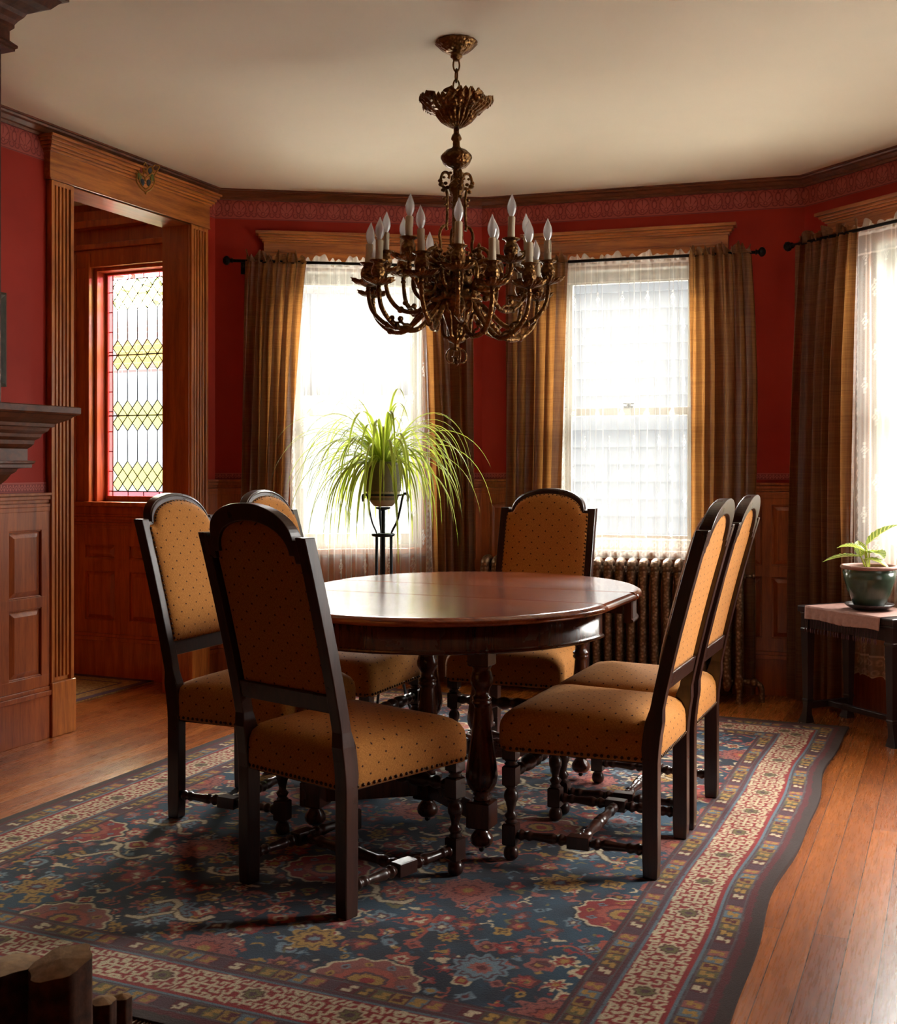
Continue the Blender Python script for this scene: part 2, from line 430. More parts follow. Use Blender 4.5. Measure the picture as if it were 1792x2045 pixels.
# ------------------------------------------------------------------ helpers: geometry
I4 = Matrix.Identity(4)
class G:
    def __init__(s): s.v = []; s.f = []; s.sm = []; s.uv = None
    def add(s, vs, fs, smooth=False, T=None):
        o = len(s.v)
        s.v += [tuple(T @ Vector(p)) for p in vs] if T is not None else [tuple(p) for p in vs]
        s.f += [tuple(i + o for i in f) for f in fs]
        s.sm += [smooth] * len(fs)
    def box(s, x0, x1, y0, y1, z0, z1, T=None):
        vs = [(x, y, z) for z in (z0, z1) for y in (y0, y1) for x in (x0, x1)]
        s.add(vs, [(0, 2, 3, 1), (4, 5, 7, 6), (0, 1, 5, 4), (2, 6, 7, 3), (0, 4, 6, 2), (1, 3, 7, 5)], False, T)
    def frustum(s, x0, x1, z0, z1, y0, y1, inset, T=None):   # raised panel: base at y0, top at y1
        vs = [(x0, y0, z0), (x1, y0, z0), (x1, y0, z1), (x0, y0, z1),
              (x0 + inset, y1, z0 + inset), (x1 - inset, y1, z0 + inset), (x1 - inset, y1, z1 - inset), (x0 + inset, y1, z1 - inset)]
        s.add(vs, [(0, 1, 5, 4), (1, 2, 6, 5), (2, 3, 7, 6), (3, 0, 4, 7), (4, 5, 6, 7), (3, 2, 1, 0)], False, T)
    def lathe(s, prof, seg=32, T=None, smooth=True, flute=None, cap=True):
        vs = []; fs = []
        for i, (r, z) in enumerate(prof):
            for k in range(seg):
                a = 2 * PI * k / seg
                rr = r * (1 + (flute[1] * abs(math.sin(flute[0] * a / 2)) if flute else 0))
                vs.append((rr * math.cos(a), rr * math.sin(a), z))
        for i in range(len(prof) - 1):
            for k in range(seg):
                a = i * seg + k; b = i * seg + (k + 1) % seg
                fs.append((a, b, b + seg, a + seg))
        if cap:
            if prof[0][0] > 1e-5: fs.append(tuple(range(seg - 1, -1, -1)))
            if prof[-1][0] > 1e-5: fs.append(tuple((len(prof) - 1) * seg + k for k in range(seg)))
        s.add(vs, fs, smooth, T)
    def sqblock(s, h, z0, z1, ch=.006, T=None, hy=None):
        hy = hy or h
        pr = [(ch, z0), (0, z0 + ch), (0, z1 - ch), (ch, z1)]
        vs = []
        for d, z in pr:
            for sx, sy in ((-1, -1), (1, -1), (1, 1), (-1, 1)):
                vs.append((sx * (h - d), sy * (hy - d), z))
        fs = [(3, 2, 1, 0), (12, 13, 14, 15)]
        for i in range(3):
            for k in range(4):
                a = i * 4 + k; b = i * 4 + (k + 1) % 4
                fs.append((a, b, b + 4, a + 4))
        s.add(vs, fs, False, T)
    def tube(s, pts, rad, seg=8, T=None, closed=False, flat=1.0):
        pts = [Vector(p) for p in pts]; n = len(pts)
        if not hasattr(rad, '__len__'): rad = [rad] * n
        vs = []; fs = []
        up = None
        for i, p in enumerate(pts):
            if closed: d = pts[(i + 1) % n] - pts[i - 1]
            else: d = pts[min(i + 1, n - 1)] - pts[max(i - 1, 0)]
            if d.length < 1e-9: d = Vector((0, 0, 1))
            d.normalize()
            if up is None: up = Vector((0, 0, 1)) if abs(d.z) < .9 else Vector((1, 0, 0))
            a = d.cross(up)
            if a.length < 1e-4: a = d.cross(Vector((0, 1, 0)))
            a.normalize(); b = a.cross(d).normalized(); up = b
            for k in range(seg):
                t = 2 * PI * k / seg
                vs.append(p + a * math.cos(t) * rad[i] * flat + b * math.sin(t) * rad[i])
        m = n if closed else n - 1
        for i in range(m):
            for k in range(seg):
                a0 = i * seg + k; b0 = i * seg + (k + 1) % seg; c0 = ((i + 1) % n) * seg
                fs.append((a0, b0, c0 + (k + 1) % seg, c0 + k))
        if not closed:
            fs.append(tuple(range(seg - 1, -1, -1))); fs.append(tuple((n - 1) * seg + k for k in range(seg)))
        s.add([tuple(q) for q in vs], fs, True, T)
    def ball(s, c, r, seg=12, T=None, sq=(1, 1, 1)):
        pr = [(r * math.sin(PI * i / (seg // 2)), -r * math.cos(PI * i / (seg // 2))) for i in range(seg // 2 + 1)]
        X = Matrix.Translation(c) @ Matrix.Diagonal((sq[0], sq[1], sq[2], 1))
        s.lathe([(max(a, 1e-4), b) for a, b in pr], seg, (T @ X) if T is not None else X, cap=False)
    def sweep(s, path, prof, closed=False, smooth=False):
        # path: 2-D points; prof: (inward offset to the right of travel, z)
        n = len(path); P = [Vector((p[0], p[1])) for p in path]
        def nrm(a, b):
            d = (b - a).normalized(); return Vector((d.y, -d.x))
        rows = []
        for i in range(n):
            if closed or 0 < i < n - 1:
                n1 = nrm(P[i - 1], P[i]); n2 = nrm(P[i], P[(i + 1) % n]); m = (n1 + n2) / max(1e-6, (1 + n1.dot(n2)))
            elif i == 0: m = nrm(P[0], P[1])
            else: m = nrm(P[-2], P[-1])
            rows.append([(P[i].x + m.x * d, P[i].y + m.y * d, z) for d, z in prof])
        k = len(prof); vs = [q for r in rows for q in r]; fs = []
        for i in range(n if closed else n - 1):
            j = (i + 1) % n
            for a in range(k - 1): fs.append((i * k + a, i * k + a + 1, j * k + a + 1, j * k + a))
        if not closed:
            fs.append(tuple(range(k))); fs.append(tuple((n - 1) * k + a for a in range(k - 1, -1, -1)))
        s.add(vs, fs, smooth)
    def grid(s, nx, ny, fn, smooth=True, flip=False):
        vs = [fn(i / nx, j / ny) for j in range(ny + 1) for i in range(nx + 1)]
        fs = []
        for j in range(ny):
            for i in range(nx):
                a = j * (nx + 1) + i
                q = (a, a + 1, a + nx + 2, a + nx + 1)
                fs.append(q[::-1] if flip else q)
        s.add(vs, fs, smooth)
    def obj(s, name, mat, parent=None, mw=None, bevel=0, boxuv=False, uvs=None):
        me = bpy.data.meshes.new(name)
        me.from_pydata(s.v, [], s.f)
        me.polygons.foreach_set('use_smooth', s.sm)
        me.materials.append(M[mat] if isinstance(mat, str) else mat)
        if boxuv or uvs is not None:
            ul = me.uv_layers.new(name='UVMap')
            if boxuv:
                co = [v.co for v in me.vertices]
                for p in me.polygons:
                    n = p.normal
                    for li in p.loop_indices:
                        c = co[me.loops[li].vertex_index]
                        if abs(n.z) > .6: ul.data[li].uv = (c.x, c.y)
                        elif abs(n.x) > abs(n.y): ul.data[li].uv = (c.y, c.z)
                        else: ul.data[li].uv = (c.x, c.z)
            else:
                for l in me.loops: ul.data[l.index].uv = uvs[l.vertex_index]
        me.update()
        o = bpy.data.objects.new(name, me); C.objects.link(o)
        if parent is not None: o.parent = parent
        elif mw is not None: o.matrix_world = mw
        if bevel:
            b = o.modifiers.new('bevel', 'BEVEL'); b.width = bevel; b.segments = 2; b.limit_method = 'ANGLE'; b.angle_limit = .6
        return o

def tag(o, label=None, cat=None, group=None, kind=None):
    if label: o['label'] = label
    if cat: o['category'] = cat
    if group: o['group'] = group
    if kind: o['kind'] = kind
    return o

def thing(name, label, cat, loc=(0, 0, 0), rz=0.0, group=None, mw=None, kind=None):
    o = bpy.data.objects.new(name, None); C.objects.link(o)
    o.empty_display_size = .1
    if mw is not None: o.matrix_world = mw
    else: o.location = loc; o.rotation_euler = (0, 0, rz)
    return tag(o, label, cat, group, kind)

def copy_tree(o, parent=None):
    c = o.copy(); C.objects.link(c)
    if parent is not None: c.parent = parent
    for ch in [x for x in C.objects if x.parent == o]: copy_tree(ch, c)
    return c

def bez(p, n=10):
    # Catmull-Rom through the points
    P = [Vector(q) for q in p]; P = [2 * P[0] - P[1]] + P + [2 * P[-1] - P[-2]]
    out = []
    for i in range(1, len(P) - 2):
        a, b, c, d = P[i - 1], P[i], P[i + 1], P[i + 2]
        for k in range(n):
            t = k / n
            out.append(.5 * ((2 * b) + (c - a) * t + (2 * a - 5 * b + 4 * c - d) * t * t + (3 * b - a - 3 * c + d) * t ** 3))
    out.append(P[-2]); return out
# ================================================================== the room shell
def wall(name, F, L, openings, th=.15, mat='red', x0=-.03, x1=None, h=H):
    g = G(); x1 = L + .03 if x1 is None else x1
    xs = x0
    for (a, b, z0, z1) in sorted(openings):
        g.box(xs, a, 0, th, 0, h)
        if z0 > 0: g.box(a, b, 0, th, 0, z0)
        g.box(a, b, 0, th, z1, h)
        xs = b
    g.box(xs, x1, 0, th, 0, h)
    o = g.obj(name, mat, mw=F); o.data.materials.append(M['housegrey'])
    for p in o.data.polygons:                       # grey outdoor face
        if p.normal.y > .9 and p.center.y > th - .01: p.material_index = 1
    return tag(o, kind='structure')

LA = (PB - PA).length; LB = (PC - PB).length; LC = (PD - PC).length; LR = uD + 1.6; LF = vR + 3.70
WIN = {'A': (.42, 1.14), 'B': (.44, 1.20), 'C': (.46, 1.18), 'R': (.25, 1.10)}
ZS, ZH = .745, 2.30          # sill and head of the big sash windows
wl = wall('wall_left', FL, 0, [(4.139, 5.025, 0, 2.479)], x0=-1.75, x1=5.31, mat='red')
wa = wall('wall_bay_left', FA, LA, [(*WIN['A'], ZS, ZH)])
wb = wall('wall_bay_middle', FB, LB, [(*WIN['B'], ZS, ZH)])
wc = wall('wall_bay_right', FC, LC, [(*WIN['C'], ZS, ZH)])
wr = wall('wall_right', FR_, LR, [(*WIN[k], .47, 2.33) for k in ('R',)])
wf = wall('wall_front', FF, LF, [], x0=-.2, x1=LF + .2, mat='ceiling')  # unseen wall behind the camera, given cream paint to bounce fill light
# side hall beyond the doorway
wh = wall('wall_hall_window', FN, 0, [(-4.53, -3.91, 1.0, 2.34)], x0=-5.85, x1=-3.84, mat='hall')
g = G(); g.box(0, 3.2, 0, .12, 0, H); tag(g.obj('wall_hall_left', 'hall', mw=frame(UV(2.2, -5.7), DU)), kind='structure')
g = G(); g.box(-5.85, -3.84, -.12, 0, 0, H); tag(g.obj('wall_hall_front', 'hall', mw=frame(UV(2.3, 0), NV)), kind='structure')

def poly_obj(name, pts, z, up, mat, mw=None, thick=.1):
    g = G(); n = len(pts)
    inv = mw.inverted() if mw is not None else I4
    P = [inv @ Vector((p.x, p.y, z)) for p in pts]
    zz = thick if up else -thick
    vs = [tuple(p) for p in P] + [(p.x, p.y, p.z + zz) for p in P]
    lo = tuple(range(n)); hi = tuple(range(n, 2 * n))
    fs = [lo[::-1], hi] + [(i, (i + 1) % n, n + (i + 1) % n, n + i) for i in range(n)]
    g.add(vs, fs)
    return tag(g.obj(name, mat, mw=mw), kind='structure')
out = .1
plan = [UV(-1.7, -3.75), UV(2.25, -3.75), UV(2.25, -5.8), UV(5.36, -5.8), UV(5.36, -3.72),
        PA + Vector((-.03, .1, 0)), PB + Vector((.01, .1, 0)), PC + Vector((.07, .08, 0)), PD + Vector((.1, 0, 0)), UV(-1.7, vR + .1)]
poly_obj('floor', plan, 0, False, 'floor', mw=frame(UV(0, 0), DU))
poly_obj('ceiling', plan, H, True, 'ceiling')

# crown moulding and printed borders
room = [PL0, PA, PB, PC, PD, PE]
room2 = [(p.x, p.y) for p in room]
g = G()
g.sweep(room2, [(0, 2.66), (.010, 2.66), (.012, 2.672), (.02, 2.676), (.034, 2.69), (.046, 2.695), (.050, 2.702), (.062, 2.703), (.062, H), (0, H)], closed=True)
tag(g.obj('trim_1', 'crown'), kind='structure')

def strip(name, F, x0, x1, z0, z1, fn, res, parent, y=-.0035):
    nx = int((x1 - x0) / res); nz = max(8, int((z1 - z0) / res))
    X, Z = np.meshgrid(np.linspace(x0, x1, nx + 1), np.linspace(z0, z1, nz + 1))
    col = fn(X, (Z - z0) / (z1 - z0), z1 - z0)
    co = np.stack([X, np.full_like(X, y), Z], -1).reshape(-1, 3)
    idx = np.arange((nx + 1) * (nz + 1)).reshape(nz + 1, nx + 1)
    fs = np.stack([idx[:-1, :-1], idx[:-1, 1:], idx[1:, 1:], idx[1:, :-1]], -1).reshape(-1, 4)
    me = bpy.data.meshes.new(name)
    me.vertices.add(len(co)); me.vertices.foreach_set('co', co.ravel())
    me.loops.add(fs.size); me.loops.foreach_set('vertex_index', fs.ravel().astype(np.int32))
    me.polygons.add(len(fs)); me.polygons.foreach_set('loop_start', np.arange(0, fs.size, 4, dtype=np.int32))
    a = me.color_attributes.new('dye', 'FLOAT_COLOR', 'POINT')
    a.data.foreach_set('color', np.concatenate([col, np.ones(col.shape[:2] + (1,))], -1).reshape(-1).astype(np.float32))
    me.materials.append(M['paperborder']); me.update(calc_edges=True); me.validate()
    o = bpy.data.objects.new(name, me); C.objects.link(o); o.parent = parent
    return o

def c3(*c): return np.array(S(*c)[:3])
def frieze(X, t, h):
    base = c3(160, 64, 52); dark = c3(122, 30, 24); lite = c3(172, 78, 64)
    per = .129; a = (X + per / 2) % per - per / 2; y = (t - .54) * h
    col = np.ones(X.shape + (3,)) * base
    def p(m, c): col[m] = c
    e = np.sqrt((a / .036) ** 2 + (y / .043) ** 2)
    p((e < 1.06) & (e > .93), dark)
    rr = np.hypot(a, y + .024); th = np.arctan2(a, y + .024)
    gap = np.abs(np.sin(th * 4.7)) < .28
    lobes = (rr > .012) & (rr < .058 - .012 * np.abs(th)) & (e < .86) & (np.abs(th) < 1.75)
    p(lobes & ~gap, lite); p((rr > .012) & (e < .86) & gap & (np.abs(th) < 1.9), dark)
    p((rr < .010), dark); p(rr < .006, lite)
    b = (X) % per - per / 2                      # tulip between the circles
    tu = np.hypot(b / .013, (y - .006) / .022)
    p((tu < 1.15) & (tu > .8), dark)
    p((np.abs(b) < .004 + .10 * (y + .012)) & (y > -.012) & (y < .02) & (tu < .8), lite)
    sc = np.abs(np.hypot(np.abs(b) - .016, y + .030) - .012)
    p((sc < .0028) & (y < -.02), dark)
    s2 = np.abs(np.hypot(np.abs(b) - .012, y - .036) - .010)
    p((s2 < .0022) & (y > .028), dark)
    p((t < .05) & (t > .02), dark); p((t < .09) & (t > .05), lite); p(t > .965, dark)
    return col
def dado_paper(X, t, h):
    base = c3(150, 50, 42); dark = c3(118, 28, 24); lite = c3(172, 78, 66)
    col = np.ones(X.shape + (3,)) * base
    per = .034; a = (X % per) / per
    w = .5 + .30 * np.sin(2 * PI * a)
    tt = (t - .18) / .62
    m = (t > .15) & (t < .82)
    col[m] = dark
    col[m & (np.abs(tt - w) < .13)] = lite
    d1 = np.hypot((a - .25) * per, (tt - .25) * .02); d2 = np.hypot((a - .75) * per, (tt - .75) * .02)
    col[m & (d1 < .005)] = lite; col[m & (d2 < .005)] = lite
    col[(t > .90)] = lite; col[(t < .06)] = dark
    return col
for F, a, b, par, dz in ((FL, 2.2, 5.28, wl, 1.085), (FA, 0, LA, wa, 1.13), (FB, 0, LB, wb, 1.13), (FC, 0, LC, wc, 1.125)):
    strip('wallpaper_frieze', F, a, b, 2.555, 2.662, frieze, .0026, par)
    if F is FL:
        strip('wallpaper_dado_border', F, 2.6, 3.997, dz, dz + .046, dado_paper, .0026, par)
    else:
        w0, w1 = WIN['A' if F is FA else 'B' if F is FB else 'C']
        for p_, q_ in ((a, w0 - .12), (w1 + .12, b)):
            if q_ > p_: strip('wallpaper_dado_border', F, p_, q_, dz, dz + .036, dado_paper, .003, par)

# wainscot: rails, stiles, raised panels, cap and baseboard
def wainscot(name, F, x0, x1, ztop, cols, rows, mat='mahog', base=.23, capd=.035):
    g = G()
    g.box(x0, x1, -.012, 0, 0, ztop)
    # cap
    for d, za, zb in ((capd, ztop - .012, ztop), (capd - .006, ztop - .03, ztop - .014), (capd - .014, ztop - .045, ztop - .03), (capd - .008, ztop - .062, ztop - .048), (.026, ztop - .082, ztop - .062)):
        g.box(x0, x1, -d, 0, za, zb)
    # base
    g.box(x0, x1, -.030, 0, 0, base - .04); g.box(x0, x1, -.038, 0, base - .04, base - .018); g.box(x0, x1, -.03, 0, base - .018, base)
    zr = [base] + [z for r in rows for z in r] + [ztop - .08]
    for i in range(0, len(zr), 2): g.box(x0, x1, -.024, 0, zr[i], zr[i + 1])
    xs = [x0] + [x for c in cols for x in c] + [x1]
    for i in range(0, len(xs), 2): g.box(xs[i], xs[i + 1], -.0238, 0, base, ztop - .08)
    for (a, b) in cols:
        for (za, zb) in rows:
            g.box(a, b, -.020, 0, za, za + .006); g.box(a, b, -.020, 0, zb - .006, zb)
            g.frustum(a + .008, b - .008, za + .008, zb - .008, -.012, -.024, .022)
    return tag(g.obj(name, mat, mw=F, bevel=.002), kind='structure')
wainscot('trim_2', FL, 2.6, 3.997, 1.085, [(2.68, 2.84), (2.97, 3.13), (3.26, 3.42), (3.51, 3.68), (3.755, 3.945)], [(.283, .583), (.630, .922)], 'mahog')
wainscot('trim_3', FA, 0, .30, 1.13, [(.06, .24)], [(.30, .62), (.68, 1.0)])
wainscot('trim_4', FA, 1.26, LA, 1.13, [(1.31, 1.44)], [(.30, .62), (.68, 1.0)])
wainscot('trim_5', FB, 0, .32, 1.13, [(.05, .26)], [(.30, .62), (.68, 1.0)])
wainscot('trim_6', FB, 1.32, LB, 1.115, [(1.38, 1.53), (1.58, 1.71)], [(.30, .62), (.68, 1.0)])
wainscot('trim_7', FC, 0, .34, 1.115, [(.05, .26)], [(.30, .62), (.68, 1.0)])
wainscot('trim_8', FL, 5.173, 5.28, 1.13, [], [(.30, .62), (.68, 1.0)])
for nm, F, a, b in (('trim_9', FA, .30, 1.26), ('trim_10', FB, .32, 1.32), ('trim_11', FC, .34, LC), ):
    g = G(); zt = .70
    g.box(a, b, -.012, 0, 0, zt); g.box(a, b, -.03, 0, 0, .21); g.box(a, b, -.024, 0, .21, .28); g.box(a, b, -.024, 0, zt - .1, zt)
    n = 3; w = (b - a) / n
    for i in range(n):
        g.box(a + i * w, a + i * w + .05, -.0235, 0, .2, zt); g.box(a + (i + 1) * w - .05, a + (i + 1) * w, -.0235, 0, .2, zt)
        g.frustum(a + i * w + .06, a + (i + 1) * w - .06, .29, zt - .11, -.012, -.022, .02)
    tag(g.obj(nm, 'mahog', mw=F, bevel=.002), kind='structure')
wainscot('trim_12', FR_, 0, LR, .42, [(.1 + i * .4, .38 + i * .4) for i in range(int(LR / .4) - 1)], [(.26, .33)])

# doorway casing
g = G()
def fluted(g, x0, x1, z0, z1):
    g.box(x0, x1, -.018, 0, z0, z1)
    n = 6; w = (x1 - x0); r0 = x0
    e = w * .14; inner = (w - 2 * e) / (2 * n - 3)
    g.box(x0, x0 + e, -.034, 0, z0, z1); g.box(x1 - e, x1, -.034, 0, z0, z1)
    m = 4; gap = (w - 2 * e) / (m * 2 + 1)
    for i in range(m):
        a = x0 + e + gap * (2 * i + 1)
        g.box(a, a + gap * 1.15, -.031, 0, z0 + .02, z1 - .01)
    g.box(x0, x1, -.033, 0, z1 - .02, z1)
fluted(g, 3.997, 4.139, .24, 2.474); fluted(g, 5.025, 5.173, .24, 2.474)
g.box(3.992, 4.144, -.042, 0, 0, .24); g.box(5.02, 5.178, -.042, 0, 0, .24)
door1 = tag(g.obj('door_1', 'oak', mw=FL, bevel=.0025), kind='structure')
g = G()
g.box(3.985, 5.185, -.036, 0, 2.474, 2.612)
g.box(3.985, 5.185, -.040, 0, 2.474, 2.482)
for d, a, b in ((.046, 2.598, 2.610), (.058, 2.610, 2.622), (.066, 2.622, 2.638), (.078, 2.638, 2.652), (.088, 2.652, 2.664)):
    g.box(3.985 - (d - .036) * .8, 5.185 + (d - .036) * .8, -d, 0, a, b)
g.obj('door_head', 'oak_h', door1, bevel=.0025)
g = G()
g.box(4.119, 4.139, 0, .155, 0, 2.479); g.box(5.025, 5.045, 0, .155, 0, 2.479); 
g.box(4.139, 4.146, -.02, .15, 0, 2.479); g.box(5.018, 5.025, -.02, .15, 0, 2.479)
g.obj('jamb', 'mahog', door1, bevel=.002)
g = G(); g.box(4.119, 5.045, -.02, .155, 2.470, 2.499)
g.obj('jamb_head', 'mahog_h', door1)

# tall sash windows with casing
def sash_window(name, F, wx, extra=.17, ZS=ZS, ZH=ZH):
    x0, x1 = wx
    root = tag(bpy.data.objects.new(name, None), kind='structure'); C.objects.link(root); root.matrix_world = F
    cx0, cx1 = x0 - extra + .012, x1 + extra - .012
    g = G()
    for a, b in ((cx0 + .03, x0), (x1, cx1 - .03)):
        g.box(a, b, -.022, 0, ZS - .02, ZH + .08); g.box(a, a + .02, -.032, 0, ZS, ZH + .08); g.box(b - .02, b, -.03, 0, ZS, ZH + .08)
    g.obj('casing', 'oak', root, bevel=.002)
    g = G()
    g.box(cx0, cx1, -.034, 0, ZH, ZH + .145); g.box(cx0, cx1, -.040, 0, ZH + .075, ZH + .085)
    for d, a, b in ((.044, .130, .142), (.055, .142, .154), (.066, .154, .168), (.082, .168, .185)):
        g.box(cx0 - (d - .034) * .9, cx1 + (d - .034) * .9, -d, 0, ZH + a, ZH + b)
    g.obj('head_casing', 'oak_h', root, bevel=.002)
    g = G()
    g.box(x0, x0 + .02, 0, .15, ZS, ZH); g.box(x1 - .02, x1, 0, .15, ZS, ZH); g.box(x0, x1, 0, .15, ZH - .02, ZH)
    g.box(x0, x1, .02, .17, ZS, ZS + .02)
    g.obj('jamb', 'sash', root)
    g = G(); g.box(cx0, cx1, -.055, .02, ZS - .03, ZS + .002); g.box(cx0 + .02, cx1 - .02, -.022, 0, ZS - .09, ZS - .03)
    g.obj('window_sill', 'oak_h', root, bevel=.003)
    zm = 1.50
    for nm, z0, z1, y in (('lower_sash', ZS + .02, zm + .025, .05), ('upper_sash', zm - .02, ZH - .02, .09)):
        g = G(); a, b = x0 + .02, x1 - .02; w = .042
        g.box(a, a + w, y, y + .035, z0, z1); g.box(b - w, b, y, y + .035, z0, z1)
        zb = .06 if nm == 'lower_sash' else .042; zt = .042 if nm == 'lower_sash' else .062
        g.box(a + w, b - w, y, y + .035, z0, z0 + zb); g.box(a + w, b - w, y, y + .035, z1 - zt, z1)
        s = g.obj(nm, 'sash', root, bevel=.002)
        q = G(); q.box(a + w - .004, b - w + .004, y + .015, y + .019, z0 + zb - .004, z1 - zt + .004)
        q.obj('pane', 'glass', s)
    g = G(); xm = (x0 + x1) / 2
    g.box(xm - .025, xm + .025, .04, .075, zm + .025, zm + .032); g.lathe([(.012, 0), (.012, .012), (.005, .014), (.005, .02)], 16, Matrix.Translation((xm, .057, zm + .03)))
    g.tube([(xm - .03, .057, zm + .05), (xm, .057, zm + .046), (xm + .035, .057, zm + .048)], .004, 8)
    g.obj('sash_lock', 'rod', root)
    return root
sash_window('window_1', FA, WIN['A']); sash_window('window_2', FB, WIN['B']); sash_window('window_3', FC, WIN['C'], .28); sash_window('window_4', FR_, WIN['R'], .12, .47, 2.33)

# leaded window in the side hall
root = tag(bpy.data.objects.new('window_5', None), kind='structure'); C.objects.link(root); root.matrix_world = FN
gx0, gx1, gz0, gz1 = -4.51, -3.93, 1.032, 2.306
g = G()
g.box(-4.66, -4.53, -.03, 0, .97, 2.42); g.box(-3.91, -3.85, -.03, 0, .97, 2.42)
g.box(-4.66, -4.63, -.04, 0, .97, 2.42); g.box(-4.56, -4.53, -.045, 0, .97, 2.42)
g.box(-4.53, -4.51, 0, .15, 1.0, 2.34); g.box(-3.93, -3.91, 0, .15, 1.0, 2.34)
g.obj('casing', 'hall', root, bevel=.004)
g = G()
g.box(-4.66, -3.85, -.032, 0, 2.34, 2.44); g.box(-4.68, -3.85, -.05, 0, 2.44, 2.47); g.box(-4.53, -3.91, 0, .15, 2.32, 2.34)
g.box(-5.7, -3.85, -.07, 0, 2.56, 2.60); g.box(-5.7, -3.85, -.04, 0, 2.60, 2.66)
g.obj('head_casing', 'hall', root, bevel=.003)
g = G(); g.box(-4.68, -3.85, -.06, .15, .975, 1.0); g.box(-4.66, -3.85, -.03, 0, .93, .975)
g.obj('window_sill', 'hall', root, bevel=.004)
g = G(); s = .03
g.box(gx0, gx0 + s * .6, .07, .1, 1.0, 2.32); g.box(gx1 - s * .6, gx1, .07, .1, 1.0, 2.32)
g.box(gx0, gx1, .07, .1, 1.0, gz0); g.box(gx0, gx1, .07, .1, gz1, 2.32)
g.obj('sash', 'hall', root, bevel=.003)
ix0, ix1, iz0, iz1 = gx0 + .018, gx1 - .018, gz0, gz1
ld = G(); yel = G(); pnk = G(); clr = G()
yy = .085; bw = .026
def lead(a, b, r=.0032): ld.tube([(a[0], yy, a[1]), (b[0], yy, b[1])], r, 5)
pit = .0716; dh = .0435
xi0, xi1, zi0, zi1 = ix0 + bw, ix1 - bw, iz0 + bw, iz1 - bw
for a, b in (((xi0, zi0), (xi1, zi0)), ((xi1, zi0), (xi1, zi1)), ((xi1, zi1), (xi0, zi1)), ((xi0, zi1), (xi0, zi0))): lead(a, b, .003)
k = ix0 + bw
while k < ix1: lead((k, iz0), (k, zi0)); lead((k, zi1), (k, iz1)); k += .11
k = iz0 + bw
while k < iz1: lead((ix0, k), (xi0, k)); lead((xi1, k), (ix1, k)); k += .115
pnk.box(ix0, xi0, yy - .001, yy + .001, iz0, iz1); pnk.box(xi1, ix1, yy - .001, yy + .001, iz0, iz1)
pnk.box(xi0, xi1, yy - .001, yy + .001, iz0, zi0); pnk.box(xi0, xi1, yy - .001, yy + .001, zi1, iz1)
ncol = int(round((xi1 - xi0) / pit)); pit = (xi1 - xi0) / ncol
bands = [zi0 + 2 * dh * 1.0, ]
full = zi1 - zi0; bh = 4 * dh; gap = (full - 4 * bh) / 3
tops = [zi1 - i * (bh + gap) for i in range(4)]
def seg(a, b):
    # keep inside the glazed field
    if a[0] < xi0 - 1e-4 or b[0] < xi0 - 1e-4 or a[0] > xi1 + 1e-4 or b[0] > xi1 + 1e-4: return
    lead(a, b)
for zt in tops:
    for j in range(4):
        for i in range(-1, ncol + 1):
            xo = xi0 + pit * (i + (.5 if j % 2 == 0 else 0))
            za, zb = zt - j * dh, zt - (j + 1) * dh
            seg((xo, za), (xo + pit / 2, zb)); seg((xo, za), (xo - pit / 2, zb))
    for j in (1, 2, 3):
        for i in range(ncol + 1):
            xo = xi0 + pit * (i + (.5 if j != 2 else 0)); zc = zt - j * dh
            if xo < xi0 + pit * .4 or xo > xi1 - pit * .4: continue
            yel.add([(xo - pit / 2, yy + .0005, zc), (xo, yy + .0005, zc - dh), (xo + pit / 2, yy + .0005, zc), (xo, yy + .0005, zc + dh)], [(0, 1, 2, 3)])
for n_, zt in enumerate(tops[:-1]):
    for i in range(ncol):
        xo = xi0 + pit * (i + .5); lead((xo, zt - bh), (xo, tops[n_ + 1]))
for zt in tops[1:3]: lead((ix0, zt - bh / 2), (ix1, zt - bh / 2), .004)
clr.box(xi0, xi1, yy + .004, yy + .006, zi0, zi1)
ld.obj('lead_came', 'rod', root); yel.obj('yellow_panes', 'glass_y', root); pnk.obj('pink_border_panes', 'glass_p', root); clr.obj('clear_panes', 'glass_c', root)
# hall panelling under the window
wainscot('trim_13', FN, -5.7, -3.85, .93, [(-5.5, -5.3), (-5.18, -4.98), (-4.86, -4.66), (-4.575, -4.365), (-4.26, -4.06)], [(.326, .606), (.677, .754)], 'hall', .25, .03)
# ================================================================== dining table
TC = Vector((.034, 4.105, 0)); TG = .36; TR = .60
trz = math.atan2(NV.y, NV.x)
table = thing('dining_table', 'round dark mahogany dining table with a middle leaf, between the six chairs', 'table', TC, trz)
def half_top(sgn):
    # D-shaped half; flat side at y = sgn*TG/2
    prof = [(.016, .722), (.006, .724), (.001, .729), (0, .735), (.003, .741), (.010, .743), (.012, .745), (.018, .7490), (.028, .750)]
    n = 48; rings = []
    for ins, z in prof:
        r = TR - ins; yi = min(ins, .0035) if z > .74 else 0.0
        ring = [(r * math.cos(PI * k / n), sgn * (TG / 2 + yi + max(0, r - 0) * math.sin(PI * k / n)), z) for k in range(n + 1)]
        rings.append(ring)
    g = G(); m = n + 1; vs = [p for r in rings for p in r]; fs = []
    for i in range(len(prof) - 1):
        for k in range(m):
            a, b = i * m + k, i * m + (k + 1) % m
            fs.append((a, b, b + m, a + m) if sgn > 0 else (b, a, a + m, b + m))
    top = tuple((len(prof) - 1) * m + k for k in range(m)); bot = tuple(range(m))
    fs += [top if sgn > 0 else top[::-1], bot[::-1] if sgn > 0 else bot]
    g.add(vs, fs)
    o = g.obj('tabletop_half', 'tabletop', table)
    for p in o.data.polygons: p.use_smooth = len(p.vertices) == 4 and abs(p.normal.y) < .999
    return o
